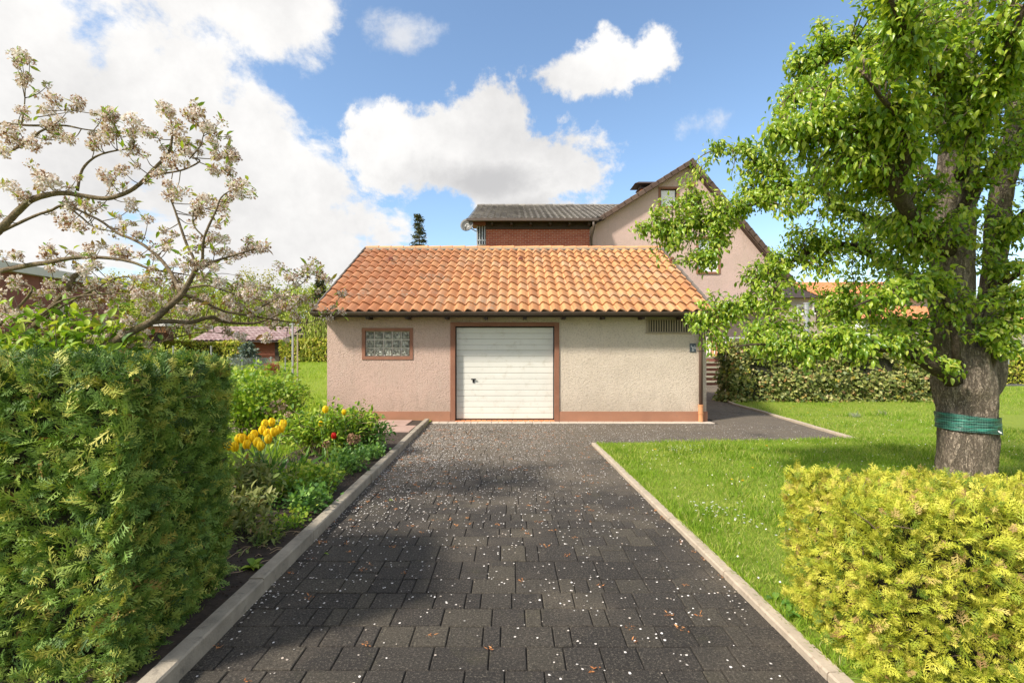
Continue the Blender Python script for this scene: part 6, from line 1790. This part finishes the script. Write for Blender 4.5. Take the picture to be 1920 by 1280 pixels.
bt = [('pale green spring tree', 205, 515, 48, 2.6, 'spring_tree'), ('yellow leaved tree', 245, 508, 50, 2.6, 'yellow_tree'), ('fresh green tree', 300, 520, 46, 2.4, 'spring_tree'), ('loose light green tree', 345, 525, 50, 2.6, 'spring_tree'), ('tall light green tree', 400, 505, 52, 3.0, 'spring_tree'),
      ('light green tree', 442, 512, 50, 2.6, 'spring_tree'), ('yellow green tree', 490, 512, 55, 2.8, 'yellow_tree'), ('pale airy tree', 540, 515, 52, 2.6, 'spring_tree'), ('thin pale tree', 575, 525, 48, 2.2, 'spring_tree'), ('light tree', 640, 528, 50, 2.6, 'spring_tree')]
wh = ['above the brown building end', 'to the right of the brown building', 'above the low flat roofed shed', 'behind the left end of the rosy shed', 'behind the rosy roofed shed', 'behind the middle of the rosy shed roof', 'behind the right part of the rosy shed', 'before the dark spruce', 'beside the dark spruce', 'showing past the garage roof edge']
for (lab, px, py, Y, r, mt), w_ in zip(bt, wh):
    broad_tree(lab + ' at the wood edge ' + w_, XW(px, Y), Y, .9, ZW(py, Y) - .9, r, M[mt], 6000, .26)
for k, (px, py, Y) in enumerate(((270, 560, 38), (380, 560, 38), (500, 560, 40))):
    broad_tree(['small bushy green tree behind the carport', 'small bushy green tree behind the shed ridge', 'small bushy green tree right behind the shed roof end'][k], XW(px, Y), Y, .9, ZW(py, Y) - .9, 2.4, M['spring_tree'], 3000, .22, zc=.1)
broad_tree('weeping yellow green willow drooping beside the garage roof end', XW(588, 27), 27, .9, ZW(560, 27) - .7, 1.2, M['spring_tree'], 2600, .24, 'willow_tree', weep=True)
broad_tree('grey green tree beyond the golden hedge right of the trunk', XW(1905, 27), 27, 0, ZW(632, 27), 1.9, M['grey_tree'], 2600, .16, zc=.1)
broad_tree('pale flowering shrub tree beside the house corner', XW(1452, 19), 19, 0, ZW(592, 19), .85, M['grey_tree'], 1000, .10, zc=.1)
for k, (px, py, Y) in enumerate(((1900, 560, 60), (2010, 550, 60), (1760, 590, 62))):
    broad_tree(['distant green tree seen right of the upper trunk', 'distant green tree at the right picture edge', 'distant green tree behind the annex roof'][k], XW(px, Y), Y, 0, ZW(py, Y), 5, M['spring_tree'], 2600, .5, zc=.1)
# far wood closing the view on the left
n = 16000; T = np.stack([RNG.uniform(-75, -14, n), RNG.uniform(58, 66, n), RNG.uniform(.5, 9.0, n)], 1)
T[:, 2] *= .75 + .4 * noise_pt(T * np.array([1, 1, 0]), .35)
scatter('far_wood', DIA, T, randdir(n), randdir(n, .6), .5 * (.5 + RNG.random(n)), M['spring_tree'], kind='stuff', label='far pale green wood closing the view behind the gardens', cat='wood')
n = 9000; T = np.stack([RNG.uniform(30, 110, n), RNG.uniform(75, 85, n), RNG.uniform(.5, 9, n)], 1)
scatter('far_wood', DIA, T, randdir(n), randdir(n, .6), .7 * (.5 + RNG.random(n)), M['spring_tree'], kind='stuff', label='far green wood behind the houses on the right', cat='wood')

# ------------------------------------------------------------ grass
GB = strip_proto(((0, 1), (.55, .8), (1, .1)), .085, .35)


def grass(name, label, boxes, s, ok):
    T = np.concatenate([np.stack([RNG.uniform(x0, x1, n), RNG.uniform(y0, y1, n), np.zeros(n)], 1) for x0, x1, y0, y1, n in boxes])
    T = T[ok(T)]
    k = len(T); T[:, 2] = .015 if name == 'lawn_grass' else 0
    if name != 'lawn_grass': T[:, 2] = np.array([hill(a, b) for a, b in T[:, :2]]) - .005
    ln = .55 + .9 * noise_pt(T, 2.3) * noise_pt(T + 9, 7.1) * 1.6
    dist = np.clip(T[:, 1] / 5, 1, 4)
    D = norm(RNG.normal(size=(k, 3)) * np.array([.55, .55, .1]) + np.array([0, 0, 1])); 
    rnd = np.clip(RNG.random(k) * .6 + (noise_pt(T, 1.7) - .5) * .35 + (noise_pt(T + 4, 9) - .5) * .35 + .2, .001, .999)
    scatter(name, GB, T, D, norm(np.cross(D, RNG.normal(size=(k, 3)))), s * ln * (.5 + .8 * RNG.random(k)) * dist ** .28, M['grass'], rnd=rnd, kind='stuff', label=label, cat='grass')
    print(name, k)


def lawn_ok(T):
    x, y = T[:, 0], T[:, 1]
    kr = 1.52 - .032 * (y - 2.4) + .08
    a = (y < 8.40 + .08 * (x - 1.4)) & (x > kr)
    b_ = (y >= 8.40 + .08 * (x - 1.4)) & (x > np.interp(y, [8.8, 10.2, 12.4, 14.3, 18, 21.5], [6.08, 6.2, 6.38, 6.46, 6.78, 6.98]) + .03)
    c = ~((x < 13.3) & (y > 15.1))
    d = ~((x > 1.85) & (x < 4.3) & (y > 2.4) & (y < 2.7))
    return (a | b_) & c & d & (np.abs(x) < y * 1.1 + .5) & (y < 21.4)


grass('lawn_grass', 'fresh green lawn grass with longer tufts around the big tree', [(1.4, 4, 2.4, 5, 44000), (1.4, 8, 5, 9, 96000), (1.4, 10, 8.0, 12, 36000), (6, 22, 12, 21.5, 60000)], .052, lawn_ok)
grass('garden_grass', 'long garden grass behind the flower bed and left of the garage', [(-7, -3.1, 4.6, 9.35, 26000), (-12, -4.35, 11.05, 16, 26000), (-17, -4.3, 16, 26, 34000)], .075,
      lambda T: (np.abs(T[:, 0]) < T[:, 1] * 1.1))
# tufts hugging the kerb edge, daisies, dandelions
n = 3600; y = RNG.uniform(2.4, 8.3, n); T = np.stack([1.52 - .032 * (y - 2.4) + .085 + RNG.random(n) * .03, y, np.full(n, .02)], 1); D = norm(np.stack([-.5 + .5 * RNG.normal(size=n), .5 * RNG.normal(size=n), np.ones(n)], 1))
scatter('kerb_grass', GB, T, D, randdir(n), .05 * (.5 + RNG.random(n)), M['grass'], kind='stuff', label='grass fringe leaning over the right kerb stones', cat='grass')
def daisies(label, pts, r):
    T = []
    for x, y, rr, n in pts: T.append(np.stack([x + RNG.normal(size=n) * rr, y + RNG.normal(size=n) * rr, .05 + RNG.random(n) * .03], 1))
    T = np.concatenate(T); k = len(T); m = 6
    a = (np.tile(np.arange(m) * 6.283 / m, k) + np.repeat(RNG.random(k), m)); TT = np.repeat(T, m, 0)
    scatter('daisy_patch', diamond_proto(.7), TT, np.stack([np.cos(a), np.sin(a), .25 + 0 * a], 1), np.tile([0, 0, 1.], (k * m, 1)), .012, M['daisy'], kind='stuff', label=label, cat='daisies')
daisies('patch of small white flowers at the back corner of the near lawn', [(2.62, 7.7, .13, 34), (2.9, 7.9, .1, 14)], 1)
daisies('pale little flowers in the grass near the middle of the right kerb', [(1.95, 4.9, .13, 30), (2.15, 4.5, .1, 12), (2.4, 4.1, .15, 10)], 1)
daisies('white flowers sprinkled over the far lawn before the ivy hedge', [(7.2, 11.5, .6, 20), (9, 12.5, 1.0, 30), (5.2, 6.5, .6, 16)], 1)
# fallen cherry petals over the lawn too
dn = proto('dandelion', 'yellow dandelion flower in the lawn', 'dandelion', 'dandelions in the lawn')
MB().tube([(0, 0, 0), (.01, 0, .05), (.012, 0, .085)], .0022, 5).build('stem', M['stem_green'], dn)
n = 26; a = RNG.random(n) * 6.28; ex = RNG.random(n); scatter('flower', diamond_proto(.35), np.tile([.012, 0, .085], (n, 1)), norm(np.stack([np.cos(a), np.sin(a), .1 + ex], 1)), np.tile([0, 0, 1.], (n, 1)), .02, M['dandelion'], dn)
spots = [(2.55, 5.75), (2.62, 5.65), (3.05, 6.3), (3.7, 5.2), (4.0, 5.15), (3.85, 5.0), (2.9, 4.55), (2.75, 4.1), (2.35, 3.9), (3.9, 7.6), (7.0, 12.5), (7.3, 12.9), (7.8, 12.2), (8.4, 13.0), (6.9, 11.6), (9.0, 12.4), (2.1, 7.3), (4.6, 6.2)]
for i, (x, y) in enumerate(spots):
    o = dn if i == 0 else copy_tree(dn); o.location = (x, y, .02); o.rotation_euler = (0, 0, random.uniform(0, 6))
    s = random.uniform(.9, 1.3); o.scale = (s, s, s)
wtufts = [(3.05, 4.2, 'pale glaucous weed tuft in the lawn left of the golden hedge'), (8.0, 11.6, 'silvery leaved tuft in the far lawn, the nearer to the path'), (8.9, 11.9, 'silvery leaved tuft in the far lawn, nearer the tree')]
for x, y, lab in wtufts: tuft('weed_tuft', lab, x, y, 40, .16, M['grey_tree'], w=.10, spread=1.0, z=.02)

# ------------------------------------------------------------ petals and bud scales on the paving
def field(n, f, xr, yr):
    out = []
    while sum(map(len, out)) < n:
        T = np.stack([RNG.uniform(*xr, 20000), RNG.uniform(*yr, 20000)], 1); p = f(T[:, 0], T[:, 1]); out.append(T[RNG.random(20000) < p])
    return np.concatenate(out)[:n]


def dens(x, y):
    ok = (x > -1.61 - .0235 * (y - 2.4)) & (((y < 8.35) & (x < 1.52 - .032 * (y - 2.4))) | ((y >= 8.35) & (x < 6.0)))
    d = .05 + .95 * np.clip((y - 3.0) / 5, 0, 1) ** 1.5 * np.exp(-np.clip(x + 1.2, 0, 9) * .62) + .5 * np.exp(-(x - 1.45) ** 2 / .01) * (y > 3) * .3 + .25 * (y > 8.2) * np.exp(-((y - 9.6) / 1.2) ** 2) * np.exp(-np.clip(x - 1.5, 0, 9) * .5)
    d = d + .5 * np.exp(-(x - (-1.61 - .0235 * (y - 2.4))) / .07) * (y > 3)
    return ok * d * (.35 + 1.1 * noise_pt(np.stack([x, y, 0 * x], 1), 3.3))


pet = (np.array([(-.5, 0, 0), (-.3, .5, .12), (.3, .5, .05), (.5, 0, 0), (.3, -.5, .1), (-.3, -.5, .0)]), np.array([[0, 3, 2, 1], [0, 5, 4, 3]]))
Q = field(15000, dens, (-2, 6), (2.2, 10.9)); k = len(Q); T = np.concatenate([Q, np.full((k, 1), .0055)], 1)
N = norm(np.array([0, 0, 1.]) + RNG.normal(size=(k, 3)) * .12)
scatter('fallen_petals', pet, T, randdir(k) * np.array([1, 1, .05]), N, .0125 * (.45 + .75 * RNG.random(k)), M['petal'], kind='stuff', label='white cherry petals strewn over the dark driveway', cat='petals')
Q = field(400, lambda x, y: dens(x, y) * .8 + .06 * (x > KL(3) ) * (x < 1.4) * (y < 8.3) + .8 * np.exp(-(x - (1.49 - .03 * (y - 2.4))) ** 2 / .002) * (y > 3.2) * (y < 8), (-1.7, 1.5), (2.3, 10))
T = np.repeat(Q, 9, 0) + RNG.normal(size=(len(Q) * 9, 2)) * .014; k = len(T); T = np.concatenate([T, np.full((k, 1), .006)], 1)
D = RNG.normal(size=(k, 3)); D[:, 2] = np.abs(D[:, 2]) * .15
scatter('bud_scales', diamond_proto(.32, -.1), T, norm(D), norm(np.array([0, 0, 1.]) + RNG.normal(size=(k, 3)) * .35), .024 * (.4 + .8 * RNG.random(k)), M['debris'], kind='stuff', label='orange brown bud scales lying in small clumps on the driveway', cat='litter')
Q = np.stack([RNG.uniform(1.6, 9, 900), RNG.uniform(3.3, 12, 900)], 1); T = np.concatenate([Q, np.full((900, 1), .06)], 1); T = T[lawn_ok(T)]; k = len(T)
scatter('lawn_petals', pet, T, randdir(k), randdir(k, 1.5), .013, M['petal'], kind='stuff', label='single white petals caught in the grass of the lawn', cat='petals')
for px, py, Y, s in ((729, 939, 5.26, .05), (607, 1040, 3.88, .04)):
    t = thing('fallen_leaf', (XW(px, Y), Y, .006), 'bright green fallen leaf on the driveway near the left kerb' if px > 700 else 'small yellowish fallen leaf on the driveway close to the kerb', 'leaf')
    singles('leaf', LEAF, np.array([[XW(px, Y), Y, .012]]), np.array([[1., .2, 0]]), np.array([[0, 0, 1.]]), s, M['fresh_leaf'], t)
